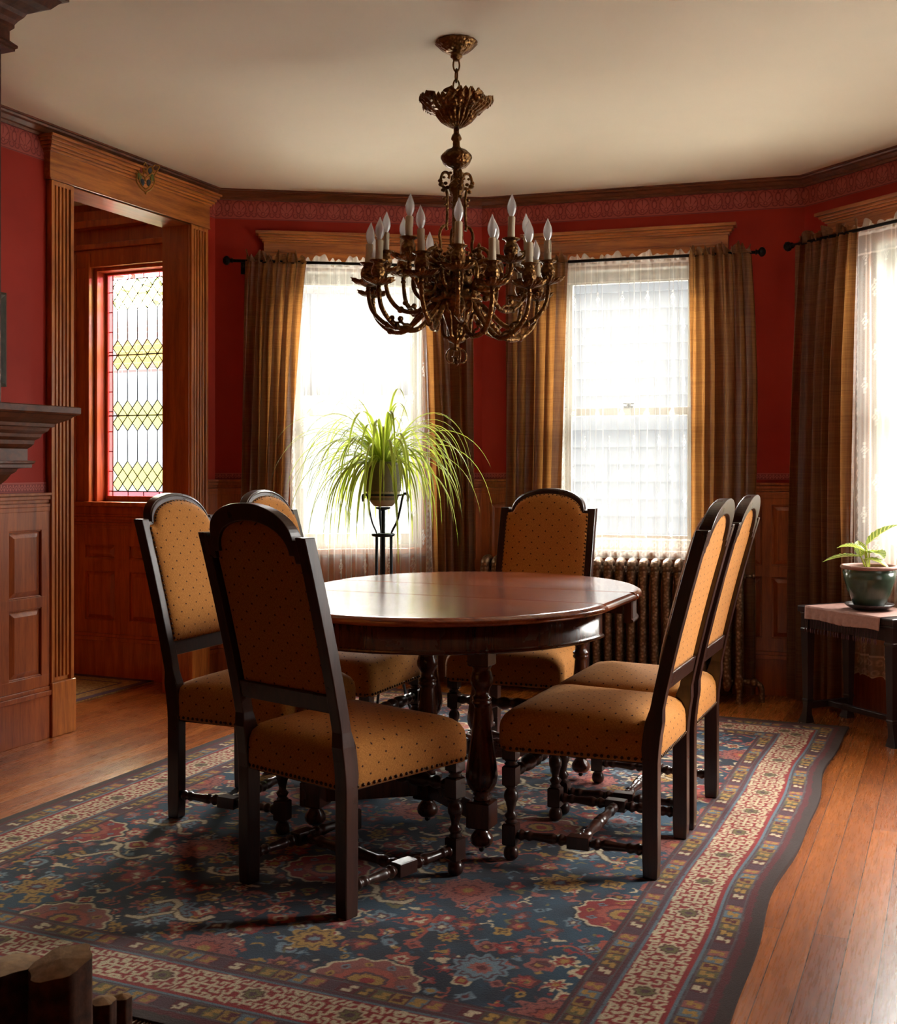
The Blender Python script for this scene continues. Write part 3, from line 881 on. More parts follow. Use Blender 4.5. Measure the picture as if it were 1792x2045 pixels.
half_top(-1); half_top(1)
g = G(); prof = [(.016, .722), (.006, .724), (.001, .729), (0, .735), (.003, .741), (.010, .743), (.012, .745), (.018, .7490), (.028, .750)]
vs = []; fs = []
for ins, z in prof:
    e = .0035 if z > .74 else 0.0003
    for sx, sy in ((-1, -1), (1, -1), (1, 1), (-1, 1)): vs.append((sx * (TR - ins), sy * (TG / 2 - e), z))
for i in range(len(prof) - 1):
    for k in range(4):
        a, b = i * 4 + k, i * 4 + (k + 1) % 4; fs.append((a, b, b + 4, a + 4))
fs += [(3, 2, 1, 0), tuple(len(prof) * 4 - 4 + k for k in range(4))]
g.add(vs, fs); g.obj('table_leaf', 'tabletop', table)
for sgn in (-1, 1):
    g = G(); n = 48; vs = []; fs = []
    pr = [(.555, .722), (.580, .722), (.580, .656), (.584, .654), (.588, .649), (.586, .644), (.578, .641), (.555, .641)]
    for k in range(n + 1):
        a = PI * k / n
        for r, z in pr: vs.append((r * math.cos(a), sgn * (TG / 2 + r * math.sin(a) + .002), z))
    m = len(pr)
    for k in range(n):
        for j in range(m):
            a, b = k * m + j, k * m + (j + 1) % m
            fs.append((a, b, b + m, a + m) if sgn > 0 else (b, a, a + m, b + m))
    fs += [tuple(range(m)), tuple(n * m + j for j in range(m))]
    g.add(vs, fs); o = g.obj('apron', 'tablewood', table)
    for p in o.data.polygons: p.use_smooth = len(p.vertices) == 4
g = G()
for x in (-.30, -.22, .22, .30): g.box(x - .018, x + .018, -.62, .62, .655, .718)
g.box(-.5, .5, -.40, -.36, .65, .72); g.box(-.5, .5, .36, .40, .65, .72)
g.obj('extension_slides', 'tablewood', table)
legprof = [(.014, .028), (.024, .024), (.033, .034), (.0355, .045), (.033, .055), (.024, .068), (.016, .078), (.019, .083)]
up = [(.026, .166), (.028, .172), (.022, .178), (.028, .184), (.024, .190), (.036, .200), (.046, .218), (.050, .240), (.047, .270), (.040, .315), (.032, .365), (.026, .415), (.0235, .450),
      (.023, .455), (.030, .462), (.0305, .468), (.026, .472), (.031, .477), (.029, .483), (.0225, .488), (.021, .500), (.026, .510), (.035, .525), (.036, .540), (.031, .556), (.027, .568), (.031, .574), (.030, .580)]
def table_leg(x, y):
    g = G(); T = Matrix.Translation((x, y, 0))
    g.lathe(legprof, 24, T); g.sqblock(.037, .082, .165, .005, T); g.lathe(up, 28, T); g.sqblock(.034, .578, .655, .004, T)
    o = g.obj('leg', 'tablewood', table)
    c = G(); c.lathe([(.004, .030), (.006, .024), (.008, .018), (.008, .016)], 12, T); 
    X = T @ Matrix.Translation((0, 0, .0145)) @ Matrix.Rotation(PI / 2, 4, 'X')
    c.lathe([(.004, -.008), (.0078, -.006), (.0078, .006), (.004, .008)], 16, X)
    c.obj('castor', 'castor', o)
for x, y in ((-.30, -.485), (.282, -.475), (-.32, .465), (.305, .48), (0, -.26), (-.02, .26)): table_leg(x, y)
g = G()
def beam(a, b, w=.019, z0=.096, z1=.158):
    a = Vector((a[0], a[1], 0)); b = Vector((b[0], b[1], 0)); d = b - a
    T = Matrix.Translation(a) @ Matrix.Rotation(math.atan2(d.y, d.x), 4, 'Z')
    g = G(); g.box(.03, d.length - .03, -w, w, z0, z1, T); g.obj('floor_stretcher', 'tablewood', table, bevel=.003)
beam((0, -.26), (-.30, -.485)); beam((0, -.26), (.282, -.475)); beam((-.02, .26), (-.32, .465)); beam((-.02, .26), (.305, .48))

# ================================================================== dining chairs
def yb(z):      # leaning back post line
    if z < .38: return -.213
    t = z - .38
    return -.213 - .151 * (t / .65) ** 1.25
def turned_bar(g, a, b, r=.016, prof=None):
    a, b = Vector(a), Vector(b); d = b - a; L = d.length
    q = Vector((0, 0, 1)).rotation_difference(d.normalized()).to_matrix().to_4x4()
    base = prof or [(0, .55), (.04, .9), (.08, .6), (.12, .95), (.17, .75), (.24, .62), (.34, .82), (.45, 1.0), (.5, .72), (.54, 1.05), (.60, .72), (.70, .68), (.80, .85), (.86, 1.1), (.92, .7), (.96, .9), (1.0, .6)]
    pr = []
    for k in range(61):
        t = k / 60
        for i in range(len(base) - 1):
            if base[i][0] <= t <= base[i + 1][0] + 1e-9:
                u = (t - base[i][0]) / (base[i + 1][0] - base[i][0]); u = u * u * (3 - 2 * u)
                pr.append((r * (base[i][1] * (1 - u) + base[i + 1][1] * u), t * L)); break
    g.lathe(pr, 14, Matrix.Translation(a) @ q)

def make_chair():
    root = thing('dining_chair', 'x', 'chair')
    # rear posts
    for s in (-1, 1):
        g = G(); x = s * .198; vs = []; fs = []
        zs = [0, .05, .2, .34, .38, .42, .46, .50, .55, .62, .72, .84, .94, 1.0, 1.026]
        for z in zs:
            w = .021 if z < .5 else .0185; d = .023 if z < .5 else .019
            if z < .04: d *= .9
            y = yb(z)
            if .36 < z < .47: d *= 1.12
            vs += [(x - w, y - d, z), (x + w, y - d, z), (x + w, y + d, z), (x - w, y + d, z)]
        for i in range(len(zs) - 1):
            for k in range(4):
                a, b = i * 4 + k, i * 4 + (k + 1) % 4; fs.append((a, b, b + 4, a + 4))
        n = len(zs) * 4
        fs += [(3, 2, 1, 0), (n - 4, n - 3, n - 2, n - 1)]
        g.add(vs, fs); g.obj('rear_post', 'chairwood', root, bevel=.003)
    # arched top rail
    g = G(); vs = []; fs = []; N = 36
    def pt(x, z, t): return (x, yb(z) + t, z)
    outer = []; inner = []
    for k in range(N + 1):
        a = PI * k / N
        outer.append((-.165 * math.cos(a), 1.018 + .095 * math.sin(a) ** .9))
        inner.append((-.142 * math.cos(a), .975 + .090 * math.sin(a) ** .85))
    outer = [(-.180, .955), (-.180, 1.018)] + outer + [(.180, 1.018), (.180, .955)]
    inner = [(-.160, .955), (-.160, .975)] + inner + [(.160, .975), (.160, .955)]
    m = len(outer)
    for t in (-.017, .017):
        for ring in (outer, inner): vs += [pt(x, z, t) for x, z in ring]
    for k in range(m - 1):
        fs += [(k + 1, k, m + k, m + k + 1), (2 * m + k, 2 * m + k + 1, 3 * m + k + 1, 3 * m + k),
               (k, k + 1, 2 * m + k + 1, 2 * m + k), (m + k + 1, m + k, 3 * m + k, 3 * m + k + 1)]
    fs += [(0, 2 * m, 3 * m, m), (m - 1, 2 * m - 1, 4 * m - 1, 3 * m - 1)]
    g.add(vs, fs)
    bead = [pt(x * 1.0, z, .019) for x, z in outer[2:-2]]
    g.tube([(p[0] * .985, p[1], p[2] - .008) for p in bead], .0045, 6)
    g.obj('top_rail', 'chairwood', root, bevel=.0025)
    g = G(); zc = .578; y = yb(zc)
    T = Matrix.Translation((0, y, zc)) @ Matrix.Rotation(.22, 4, 'X')
    g.box(-.182, .182, -.014, .016, -.027, .024, T); g.obj('lower_rail', 'chairwood', root, bevel=.003)
    # upholstered back
    zb = .602
    def ztop(x):
        ax = abs(x)
        return 1.004 + (.085 * math.sqrt(max(0, 1 - (ax / .154) ** 2)) ** .9 if ax < .154 else 0)
    W = .187; nx, nz = 44, 44
    g = G(); uvs = []
    def sfun(u): return -W + 2 * W * u
    def front(u, v):
        x = sfun(u); z = zb + v * (ztop(x) - zb)
        e = (1 - abs(2 * u - 1) ** 5) * (1 - abs(2 * v - 1) ** 9)
        t = .0185 + .024 * max(0, e) ** .6
        t += .0016 * math.sin(x * 240) * max(0, 1 - (z - zb) / .05)
        uvs.append((x + .5, z)); return (x, yb(z) + t, z)
    def back(u, v):
        x = sfun(u) * .88; z = zb - .005 + v * (min(ztop(x), 1.06) - zb)
        uvs.append((x + .53, z + .02)); return (x, yb(z) - .006, z)
    g.grid(nx, nz, front, flip=True); n1 = len(g.v)
    g.grid(nx, nz, back)
    # edge band
    def edge(off):
        return [off + i for i in range(nx + 1)] + [off + j * (nx + 1) + nx for j in range(1, nz + 1)] + [off + nz * (nx + 1) + i for i in range(nx - 1, -1, -1)] + [off + j * (nx + 1) for j in range(nz - 1, 0, -1)]
    e0, e1 = edge(0), edge(n1)
    for k in range(len(e0)):
        j = (k + 1) % len(e0); g.f.append((e0[k], e0[j], e1[j], e1[k])); g.sm.append(True)
    b = g.obj('backrest', 'fabric', root, uvs=uvs)
    g = G(); step = .0165
    path = []
    z = zb + .007
    while z < .995: path.append((-W + .005, z)); z += step
    for k in range(1, 24):
        a = PI * k / 24; path.append((-.149 * math.cos(a), 1.004 + .079 * math.sin(a) ** .9))
    z = .993
    while z > zb + .005: path.append((W - .005, z)); z -= step
    x = W - .02
    while x > -W + .01: path.append((x, zb + .007)); x -= step
    for x, z in path: g.ball((x, yb(z) + .0215, z), .0052, 8, sq=(1, .7, 1))
    tag(g.obj('nailhead_trim', 'nail', b), kind='stuff')
    # seat
    def ring(ins, z):
        pts = []; yr, yf, xr, xf = -.232 + ins, .247 - ins, .213 - ins, .247 - ins
        cr = .022
        cs = [(-xr, yr), (xr, yr), (xf, yf), (-xf, yf)]
        n = 12
        for i in range(4):
            a, b2 = Vector(cs[i]), Vector(cs[(i + 1) % 4]); d = (b2 - a).normalized()
            for k in range(n):
                q = a + d * (cr + ((b2 - a).length - 2 * cr) * k / (n - 1))
                pts.append((q.x, q.y, z))
        return pts
    lv = [(.006, .338), (0, .346), (-.001, .375), (-.001, .405), (.002, .427), (.012, .446), (.028, .460), (.050, .470), (.080, .478), (.115, .484), (.155, .488)]
    g = G(); vs = []; fs = []
    for i_, (ins, z) in enumerate(lv): vs += ring(ins, z)
    m = 48
    for i in range(len(lv) - 1):
        for k in range(m):
            a, b2 = i * m + k, i * m + (k + 1) % m; fs.append((a, b2, b2 + m, a + m))
    vs.append((0, 0, .4892)); fs += [tuple(range(m - 1, -1, -1))] + [((len(lv) - 1) * m + k, (len(lv) - 1) * m + (k + 1) % m, len(lv) * m) for k in range(m)]
    g.add(vs, fs, True)
    seat = g.obj('seat', 'fabric', root, boxuv=True)
    # notch the rear corners visually with the posts; nails round the foot of the cushion
    g = G(); rg = ring(0.0, .349)
    for i in range(48):
        a, b2 = Vector(rg[i]), Vector(rg[(i + 1) % 48]); L = (b2 - a).length
        if L < 1e-4: continue
        n = max(1, round(L / .02))
        for k in range(n): q = a + (b2 - a) * (k / n); g.ball(tuple(q), .0055, 8)
    tag(g.obj('nailhead_trim', 'nail', seat), kind='stuff')
    g = G(); g.box(-.18, .18, -.20, -.18, .325, .345); g.box(-.19, .19, .17, .20, .328, .345); g.box(-.19, -.165, -.2, .19, .328, .345); g.box(.165, .19, -.2, .19, .328, .345)
    g.obj('seat_rail', 'chairwood', root)
    # turned front legs
    for s in (-1, 1):
        g = G(); T = Matrix.Translation((s * .213, .215, 0))
        g.lathe([(.014, 0), (.0215, .008), (.0235, .02), (.020, .034), (.014, .042), (.020, .046)], 20, T)
        g.sqblock(.0215, .045, .112, .004, T)
        g.lathe([(.014, .110), (.020, .116), (.014, .122), (.017, .128), (.021, .136), (.012, .146), (.0125, .158), (.016, .170), (.0165, .176), (.021, .184), (.0225, .196), (.020, .208), (.013, .218), (.020, .224), (.018, .229)], 20, T)
        g.sqblock(.0215, .228, .290, .004, T)
        g.lathe([(.014, .289), (.021, .294), (.015, .299), (.020, .304), (.020, .308)], 20, T)
        g.sqblock(.021, .308, .345, .003, T)
        g.obj('front_leg', 'chairwood', root)
    g = G()
    fat = [(0, .7), (.05, 1.0), (.09, .7), (.14, 1.1), (.20, .8), (.27, 1.25), (.36, 1.4), (.43, .9), (.47, 1.3), (.5, 1.45), (.53, 1.3), (.57, .9), (.64, 1.4), (.73, 1.25), (.80, .8), (.86, 1.1), (.91, .7), (.95, 1.0), (1, .7)]
    turned_bar(g, (-.195, .215, .262), (.195, .215, .262), .0185, fat); g.obj('front_stretcher', 'chairwood', root)
    for s in (-1, 1):
        g = G(); a = Vector((s * .200, -.19, .078)); b2 = Vector((s * .212, .195, .078)); mid = a.lerp(b2, .5)
        T = Matrix.Translation(mid) @ Matrix.Rotation(math.atan2(b2.x - a.x, -(b2.y - a.y)), 4, 'Z')
        g.box(-.019, .019, -.034, .034, -.019, .019, T)
        d = (b2 - a).normalized() * .032
        hp = [(0, .7), (.08, 1.05), (.16, .75), (.24, .95), (.32, .7), (.5, .8), (.7, 1.0), (.78, .72), (.86, 1.1), (.94, .8), (1, .6)]
        turned_bar(g, a, mid - d, .017, hp); turned_bar(g, b2, mid + d, .017, hp)
        g.obj('side_stretcher', 'chairwood', root, bevel=.002)
    g = G(); turned_bar(g, (-.19, .002, .078), (.19, .002, .078), .017, fat and [(0, .6), (.06, 1), (.11, .7), (.16, 1.05), (.22, .75), (.32, .85), (.42, 1.1), (.47, .8), (.5, 1.15), (.53, .8), (.58, 1.1), (.68, .85), (.78, .75), (.84, 1.05), (.89, .7), (.94, 1), (1, .6)])
    g.obj('cross_stretcher', 'chairwood', root)
    return root
ch0 = make_chair()
CH = [((-.282, 3.348), (.647, .762), 'dark-framed high-back chair nearest the camera, its back turned to the viewer'),
      ((-.650, 4.030), (.9164, -.4003), 'high-back ochre chair at far left, half hidden behind the nearest chair'),
      ((-.418, 4.604), (.9164, -.4003), 'high-back ochre chair behind the left pair, in front of the spider plant window'),
      ((.302, 4.758), (-.385, -.923), 'high-back ochre chair at the far side of the table, facing the camera before the radiator'),
      ((.472, 3.617), (-.9164, .4003), 'front one of the two right-hand chairs set side by side, nearer the camera'),
      ((.675, 4.077), (-.9164, .4003), 'rear one of the two right-hand chairs set side by side, nearer the radiator')]
for i, ((x, y), (fx, fy), lab) in enumerate(CH):
    o = ch0 if i == 0 else copy_tree(ch0)
    o.location = (x, y, .011); o.rotation_euler = (0, 0, math.atan2(fy, fx) - PI / 2); o.scale = (1, 1, .983)
    o['label'] = lab; o['group'] = 'upholstered dining chairs round the table'
table.location.z = .011

# ================================================================== the big rug
def smooth_noise(shape, cell, seed):
    rs = np.random.RandomState(seed)
    gy, gx = int(shape[0] / cell) + 3, int(shape[1] / cell) + 3
    a = rs.rand(gy, gx)
    yy_ = np.arange(shape[0]) / cell; xx_ = np.arange(shape[1]) / cell
    y0 = yy_.astype(int); x0 = xx_.astype(int)
    fy = (yy_ - y0)[:, None]; fx = (xx_ - x0)[None, :]
    fy = fy * fy * (3 - 2 * fy); fx = fx * fx * (3 - 2 * fx)
    return (a[y0][:, x0] * (1 - fy) * (1 - fx) + a[y0 + 1][:, x0] * fy * (1 - fx) + a[y0][:, x0 + 1] * (1 - fy) * fx + a[y0 + 1][:, x0 + 1] * fy * fx)

def rug_dye():
    V0, V1, U0, U1 = -2.95, -.45, 2.02, 5.58
    res = .0042
    nx, ny = int((V1 - V0) / res), int((U1 - U0) / res)
    vx = np.linspace(V0, V1, nx + 1); uy = np.linspace(U0, U1, ny + 1)
    X, Y = np.meshgrid(vx, uy); sh = X.shape
    nav = c3(16, 30, 52); teal = c3(34, 74, 98); red = c3(164, 32, 32); dred = c3(104, 22, 30); pink = c3(176, 96, 84); coral = c3(188, 84, 62)
    gold = c3(192, 146, 62); cream = c3(226, 206, 168); lblue = c3(122, 146, 160); plum = c3(92, 50, 62); brown = c3(84, 58, 44); olive = c3(124, 112, 62); grey = c3(104, 92, 92)
    img = np.zeros(sh + (3,))
    ab = smooth_noise(sh, 46, 3)[..., None]; ab2 = smooth_noise(sh, 16, 4)[..., None]
    k = np.clip((ab * .7 + ab2 * .3 - .38) * 4, 0, 1)
    img[:] = nav * (1 - k) + teal * k
    jx = (smooth_noise(sh, 5, 8) - .5) * .010; jy = (smooth_noise(sh, 5, 9) - .5) * .010
    XX, YY = X + jx, Y + jy
    rs = random.Random(5)
    def win(cx, cy, r):
        i0 = max(0, int((cx - r - V0) / res)); i1 = min(nx + 1, int((cx + r - V0) / res) + 2)
        j0 = max(0, int((cy - r - U0) / res)); j1 = min(ny + 1, int((cy + r - U0) / res) + 2)
        return slice(j0, j1), slice(i0, i1)
    def flower(cx, cy, r, n, cols, amp=.16, rot=0.0, sx=1.0, sy=1.0):
        a, b = win(cx, cy, r * 1.5)
        x, y = (XX[a, b] - cx) / sx, (YY[a, b] - cy) / sy
        rr = np.hypot(x, y); th = np.arctan2(y, x) + rot
        e = r * (1 + amp * np.cos(n * th)) / (1 + amp)
        im = img[a, b]
        for f, c in cols: im[rr < e * f] = c
    def stroke(pts, w, col, edge=None):
        pts = np.array([(p.x, p.y) for p in bez([(p[0], p[1], 0) for p in pts], 8)])
        cx, cy = pts.mean(0); r = np.abs(pts - (cx, cy)).max() + w * 2 + .006
        a, b = win(cx, cy, r)
        if a.stop <= a.start or b.stop <= b.start: return
        x, y = XX[a, b], YY[a, b]; d = np.full(x.shape, 9.0)
        for (px, py) in pts: d = np.minimum(d, np.hypot(x - px, y - py))
        im = img[a, b]
        if edge is not None: im[d < w + .005] = edge
        im[d < w] = col
    def diamond(cx, cy, r, col, c2=None):
        a, b = win(cx, cy, r * 1.3); q = np.abs(XX[a, b] - cx) + np.abs(YY[a, b] - cy); im = img[a, b]
        im[q < r] = col
        if c2 is not None: im[q < r * .5] = c2
    cv = -1.70; fx0, fx1, fy0, fy1 = V0 + .345, V1 - .345, U0 + .345, U1 - .345
    # coral stems
    for row in range(-1, 8):
        for c_ in range(-4, 5):
            x0_ = cv + c_ * .45; y0_ = 2.70 + row * .62
            for dx, dy in ((.10, .05), (-.10, .05)):
                stroke([(x0_, y0_), (x0_ + dx * .8, y0_ + dy), (x0_ + dx * 1.7, y0_ - dy)], .006, coral)
            stroke([(x0_, y0_ - .10), (x0_ + .01, y0_), (x0_, y0_ + .10)], .007, coral)
    # scattered blossoms
    small = [[(1, pink), (.6, dred), (.3, gold)], [(1, red), (.62, pink), (.3, cream)], [(1, gold), (.6, brown), (.34, gold)], [(1, lblue), (.6, plum), (.3, cream)],
             [(1, plum), (.62, pink), (.28, lblue)], [(1, coral), (.55, cream), (.28, red)], [(1, dred), (.6, coral), (.3, gold)], [(1, cream), (.7, red), (.35, gold)]]
    yv = fy0 - .05; r_ = 0
    while yv < fy1 + .05:
        xv = fx0 - .05 + (r_ % 2) * .05
        while xv < fx1 + .05:
            x_, y_ = xv + rs.uniform(-.03, .03), yv + rs.uniform(-.03, .03)
            q = rs.random()
            if q < .62: flower(x_, y_, rs.uniform(.024, .046), rs.choice([4, 5, 6, 8]), rs.choice(small), rs.uniform(.1, .3), rs.uniform(0, 3))
            elif q < .82: diamond(x_, y_, rs.uniform(.014, .026), rs.choice([gold, cream, pink, lblue, coral, olive]), rs.choice([dred, plum, nav, gold]))
            else: flower(x_, y_, rs.uniform(.014, .024), 3, [(1, rs.choice([gold, pink, lblue, cream, olive]))], .35, rs.uniform(0, 3), 1.5, .8)
            xv += .080
        yv += .072; r_ += 1
    for _ in range(2600):
        x_, y_ = rs.uniform(fx0, fx1), rs.uniform(fy0, fy1); q = rs.random(); c_ = rs.choice([pink, coral, gold, cream, lblue, dred, red, olive, plum, teal])
        if q < .5: diamond(x_, y_, rs.uniform(.005, .012), c_)
        else:
            a_ = rs.uniform(0, 6.28); L_ = rs.uniform(.012, .03); stroke([(x_, y_), (x_ + L_ * math.cos(a_), y_ + L_ * math.sin(a_)), (x_ + L_ * 1.5 * math.cos(a_ + .7), y_ + L_ * 1.5 * math.sin(a_ + .7))], .0034, c_)
    # large blossoms between the medallions
    for row in range(-1, 7):
        y_ = 2.38 + row * .62
        for c_ in range(-3, 4):
            x_ = cv + c_ * .9 + (0 if row % 2 == 0 else .45)
            flower(x_ + .0, y_ + .0, .098, 12, [(1, pink), (.86, plum), (.80, pink), (.5, dred), (.42, coral), (.2, gold)], .12)
            flower(x_ + .22, y_ + .16, .075, 8, [(1, gold), (.8, brown), (.7, gold), (.4, dred), (.2, lblue)], .18, .3)
            flower(x_ - .23, y_ + .17, .078, 10, [(1, lblue), (.82, plum), (.7, lblue), (.4, pink), (.2, dred)], .14, .2)
    # white hooked arabesques
    for row in range(-1, 13):
        y_ = 2.22 + row * .31
        for c_ in range(-4, 5):
            x_ = cv + .225 + c_ * .45 + rs.uniform(-.02, .02); s = 1 if (row + c_) % 2 else -1
            yy2 = y_ + rs.uniform(-.02, .02)
            if rs.random() < .28: continue
            stroke([(x_ - s * .115, yy2 + .030), (x_ - s * .095, yy2 - .004), (x_ - s * .04, yy2 - .006), (x_, yy2 + .03), (x_ + s * .02, yy2 + .075), (x_ + s * .055, yy2 + .085), (x_ + s * .075, yy2 + .06)], .0088, cream, brown)
            stroke([(x_, yy2 + .02), (x_ + s * .035, yy2 - .02), (x_ + s * .06, yy2 - .05), (x_ + s * .095, yy2 - .05)], .0078, cream, brown)
    # scalloped medallions
    for row in range(-1, 7):
        y_ = 2.38 + row * .62
        for c_ in range(-3, 4):
            x_ = cv + c_ * .9 + (.45 if row % 2 == 0 else 0)
            body = pink * .85 if row % 2 == 0 else red
            flower(x_, y_, .150, 12, [(1, nav), (.94, cream), (.87, body), (.60, body * .8), (.52, coral), (.36, plum), (.28, gold), (.14, red)], .055, 0, 1.0, .86)
            for k_ in range(10):
                a = 2 * PI * k_ / 10
                diamond(x_ + .094 * math.cos(a), y_ + .082 * math.sin(a), .014, gold if k_ % 2 else lblue, dred)
    # borders
    dl = X - V0; dr = V1 - X; df = Y - U0; db = U1 - Y
    de = np.minimum(np.minimum(dl, dr), np.minimum(df, db))
    side = np.minimum(dl, dr) < np.minimum(df, db)
    al = np.where(side, Y, X) + (jx if True else 0)
    dj = de + jy * .4
    def band(a, b, c): img[(dj >= a) & (dj < b)] = c
    band(-1, .345, dred * .9); band(-1, .034, brown * .45 + plum * .12); band(.034, .052, dred)
    band(.052, .116, plum * .8); band(.116, .124, lblue * .8); band(.124, .132, red)
    band(.132, .258, red * .95); band(.258, .266, lblue * .7); band(.266, .276, plum); band(.276, .338, dred); band(.338, .347, plum * .6)
    for a, b, off in ((.055, .113, 0), (.279, .335, .3)):
        per = .043; k = np.floor((al + off) / per).astype(int); f = (al + off) / per - k; t = (dj - a) / (b - a)
        m = (dj >= a) & (dj < b)
        pal = np.array([olive * .8, pink * .9, brown, lblue * .75, dred, gold * .8, plum])
        c = pal[(k * 5) % 7]
        img[m & (f > .12)] = c[m & (f > .12)]
        sy_ = m & (f > .25) & (f < .95) & ((np.abs(t - .32) < .11) & (f < .8) | (np.abs(t - .68) < .11) & (f > .4) | (np.abs(f - .6) < .1) & (t > .25) & (t < .75))
        cc = np.array([gold, cream, gold, dred, gold, plum, gold])[(k * 3) % 7]
        img[sy_] = cc[sy_]
        g2 = m & ((t < .1) | (t > .9)); img[g2] = (grey * .9)
    m = (dj >= .135) & (dj < .256); per = .25
    s_ = np.where(side, al - 2.585, al + 1.70)
    s_ = (s_ + per / 2) % per - per / 2; A = np.abs(s_); Bv = np.abs(dj - .1955)
    w = np.zeros(sh, bool)
    def segm(x0, y0, x1, y1, ww=.0043):
        nonlocal w
        dx, dy = x1 - x0, y1 - y0; L2 = dx * dx + dy * dy
        t = np.clip(((A - x0) * dx + (Bv - y0) * dy) / L2, 0, 1)
        w |= np.hypot(A - x0 - t * dx, Bv - y0 - t * dy) < ww
    rr = np.hypot(A, Bv)
    for q in ((.036, 0, .052, 0), (.050, 0, .050, .022), (.050, .022, .066, .022), (.066, .022, .066, .010), (.0, .034, .0, .054), (.0, .048, .020, .048), (.020, .048, .020, .038),
              (.034, .056, .034, .036), (.034, .036, .046, .036), (.046, .056, .060, .042), (.060, .042, .060, .032), (.070, .056, .070, .040), (.078, 0, .125, 0), (.082, 0, .082, .026), (.082, .026, .098, .026), (.098, .026, .098, .014),
              (.110, 0, .110, .020), (.080, .056, .092, .040), (.092, .040, .108, .040), (.108, .040, .108, .055), (.122, .020, .122, .040), (.118, .054, .125, .054)): segm(*q)
    w |= (Bv > .046) & (np.abs(A - .094) < (Bv - .046) * 1.1)
    img[m & w] = cream
    th = np.arctan2(Bv, A)
    ro = .036 * (1 + .12 * np.cos(8 * th))
    img[m & (rr < ro)] = cream; img[m & (rr < ro * .74)] = dred; img[m & (rr < ro * .60)] = olive; img[m & (rr < ro * .28)] = plum
    # knots vary a little
    rn = np.random.RandomState(2).rand(*sh)[..., None]
    img *= .86 + .28 * rn
    img *= (.88 + .24 * smooth_noise(sh, 30, 6))[..., None]
    return X, Y, np.clip(img * .70, 0, 1)

RX, RY, RD = rug_dye()
ny, nx = RX.shape
wav = .016 * np.sin((RY - 2.2) * 4.2) + .007 * np.sin((RY - 2.2) * 9.0 + .8)
wt = np.clip((RX + 1.1) / .65, 0, 1) ** 2
vv = RX + wav * wt * .75
zz = .010 + .005 * np.clip(np.sin((RY - 2.2) * 5.4 + 1.2), -.5, 1) * np.clip((RX + .75) / .3, 0, 1)
px_ = NV.x * vv + DU.x * RY; py_ = NV.y * vv + DU.y * RY
co = np.stack([px_, py_, zz], -1).reshape(-1, 3)
idx = np.arange(nx * ny).reshape(ny, nx)
fs = np.stack([idx[:-1, :-1], idx[:-1, 1:], idx[1:, 1:], idx[1:, :-1]], -1).reshape(-1, 4)
# skirt
bd = np.concatenate([idx[0, :], idx[1:, -1], idx[-1, -2::-1], idx[-2:0:-1, 0]])
low = co[bd].copy(); low[:, 2] = 0.0005
n0 = len(co); co = np.concatenate([co, low]); li = n0 + np.arange(len(bd))
sk = np.stack([np.roll(bd, -1), bd, li, np.roll(li, -1)], -1)
fs = np.concatenate([fs, sk])
dye = np.concatenate([RD.reshape(-1, 3), RD.reshape(-1, 3)[bd]])
me = bpy.data.meshes.new('persian_rug')
me.vertices.add(len(co)); me.vertices.foreach_set('co', co.ravel())
me.loops.add(fs.size); me.loops.foreach_set('vertex_index', fs.ravel().astype(np.int32))
me.polygons.add(len(fs)); me.polygons.foreach_set('loop_start', np.arange(0, fs.size, 4, dtype=np.int32))
at = me.color_attributes.new('dye', 'FLOAT_COLOR', 'POINT')
at.data.foreach_set('color', np.concatenate([dye, np.ones((len(dye), 1))], 1).ravel().astype(np.float32))
me.materials.append(M['rug']); me.update(calc_edges=True)
rug = bpy.data.objects.new('persian_rug', me); C.objects.link(rug)
tag(rug, 'large navy, red and cream Persian rug with rippled edge under the dining table', 'rug')
g = G(); rr = random.Random(3)
for u_, sg in ((2.02, -1), (5.58, 1)):
    v_ = -2.94
    while v_ < -.46:
        a = UV(u_, v_, .004); L = rr.uniform(.012, .030); b = UV(u_ + sg * L, v_ + rr.uniform(-.008, .008), .0022)
        g.tube([a, a.lerp(b, .5) + Vector((0, 0, .001)), b], [.0022, .0018, .0012], 4); v_ += rr.uniform(.006, .011)
tag(g.obj('fringe', 'cord', rug), kind='stuff')
# ================================================================== chandelier
CX, CY = .028, 4.114
def zy(y): return 1.2 + (932 - y) * .00178
chand = thing('chandelier', 'antique brass chandelier with many candle arms hanging on a chain over the dining table', 'chandelier', (CX, CY, 0))
g = G(); g.lathe([(.071, 2.71), (.073, 2.704), (.066, 2.697), (.058, 2.688), (.046, 2.678), (.034, 2.671), (.022, 2.667), (.018, 2.664), (.021, 2.660), (.020, 2.655), (.014, 2.652), (.012, 2.645), (.008, 2.642)], 40, flute=(16, .05))
g.obj('ceiling_canopy', 'brass', chand)
ch = thing('chain', None, None); ch.parent = chand
def link(z, ang, h=.024, w=.0115, r=.0032):
    g = G(); pts = []
    for k in range(20):
        a = 2 * PI * k / 20; x = w * math.cos(a); zz_ = z + h * math.sin(a)
        pts.append((x * math.cos(ang), x * math.sin(ang), zz_))
    g.tube(pts, r, 8, closed=True); g.obj('chain_link', 'brass', ch)
for i, z in enumerate((2.628, 2.590, 2.552, 2.516)): link(z, 0.3 + (PI / 2) * (i % 2))
g = G()
g.tube([(math.cos(a) * .022, 0, 2.462 + .034 * math.sin(a)) for a in [PI * k / 12 for k in range(13)]], .0035, 8)
g.lathe([(.072, 2.458), (.074, 2.464), (.070, 2.470), (.060, 2.468)], 40, cap=False)
g.lathe([(.012, 2.402), (.030, 2.412), (.050, 2.428), (.062, 2.446), (.067, 2.460), (.066, 2.466), (.060, 2.468), (.058, 2.462), (.050, 2.448), (.02, 2.43)], 144, flute=(24, .16))
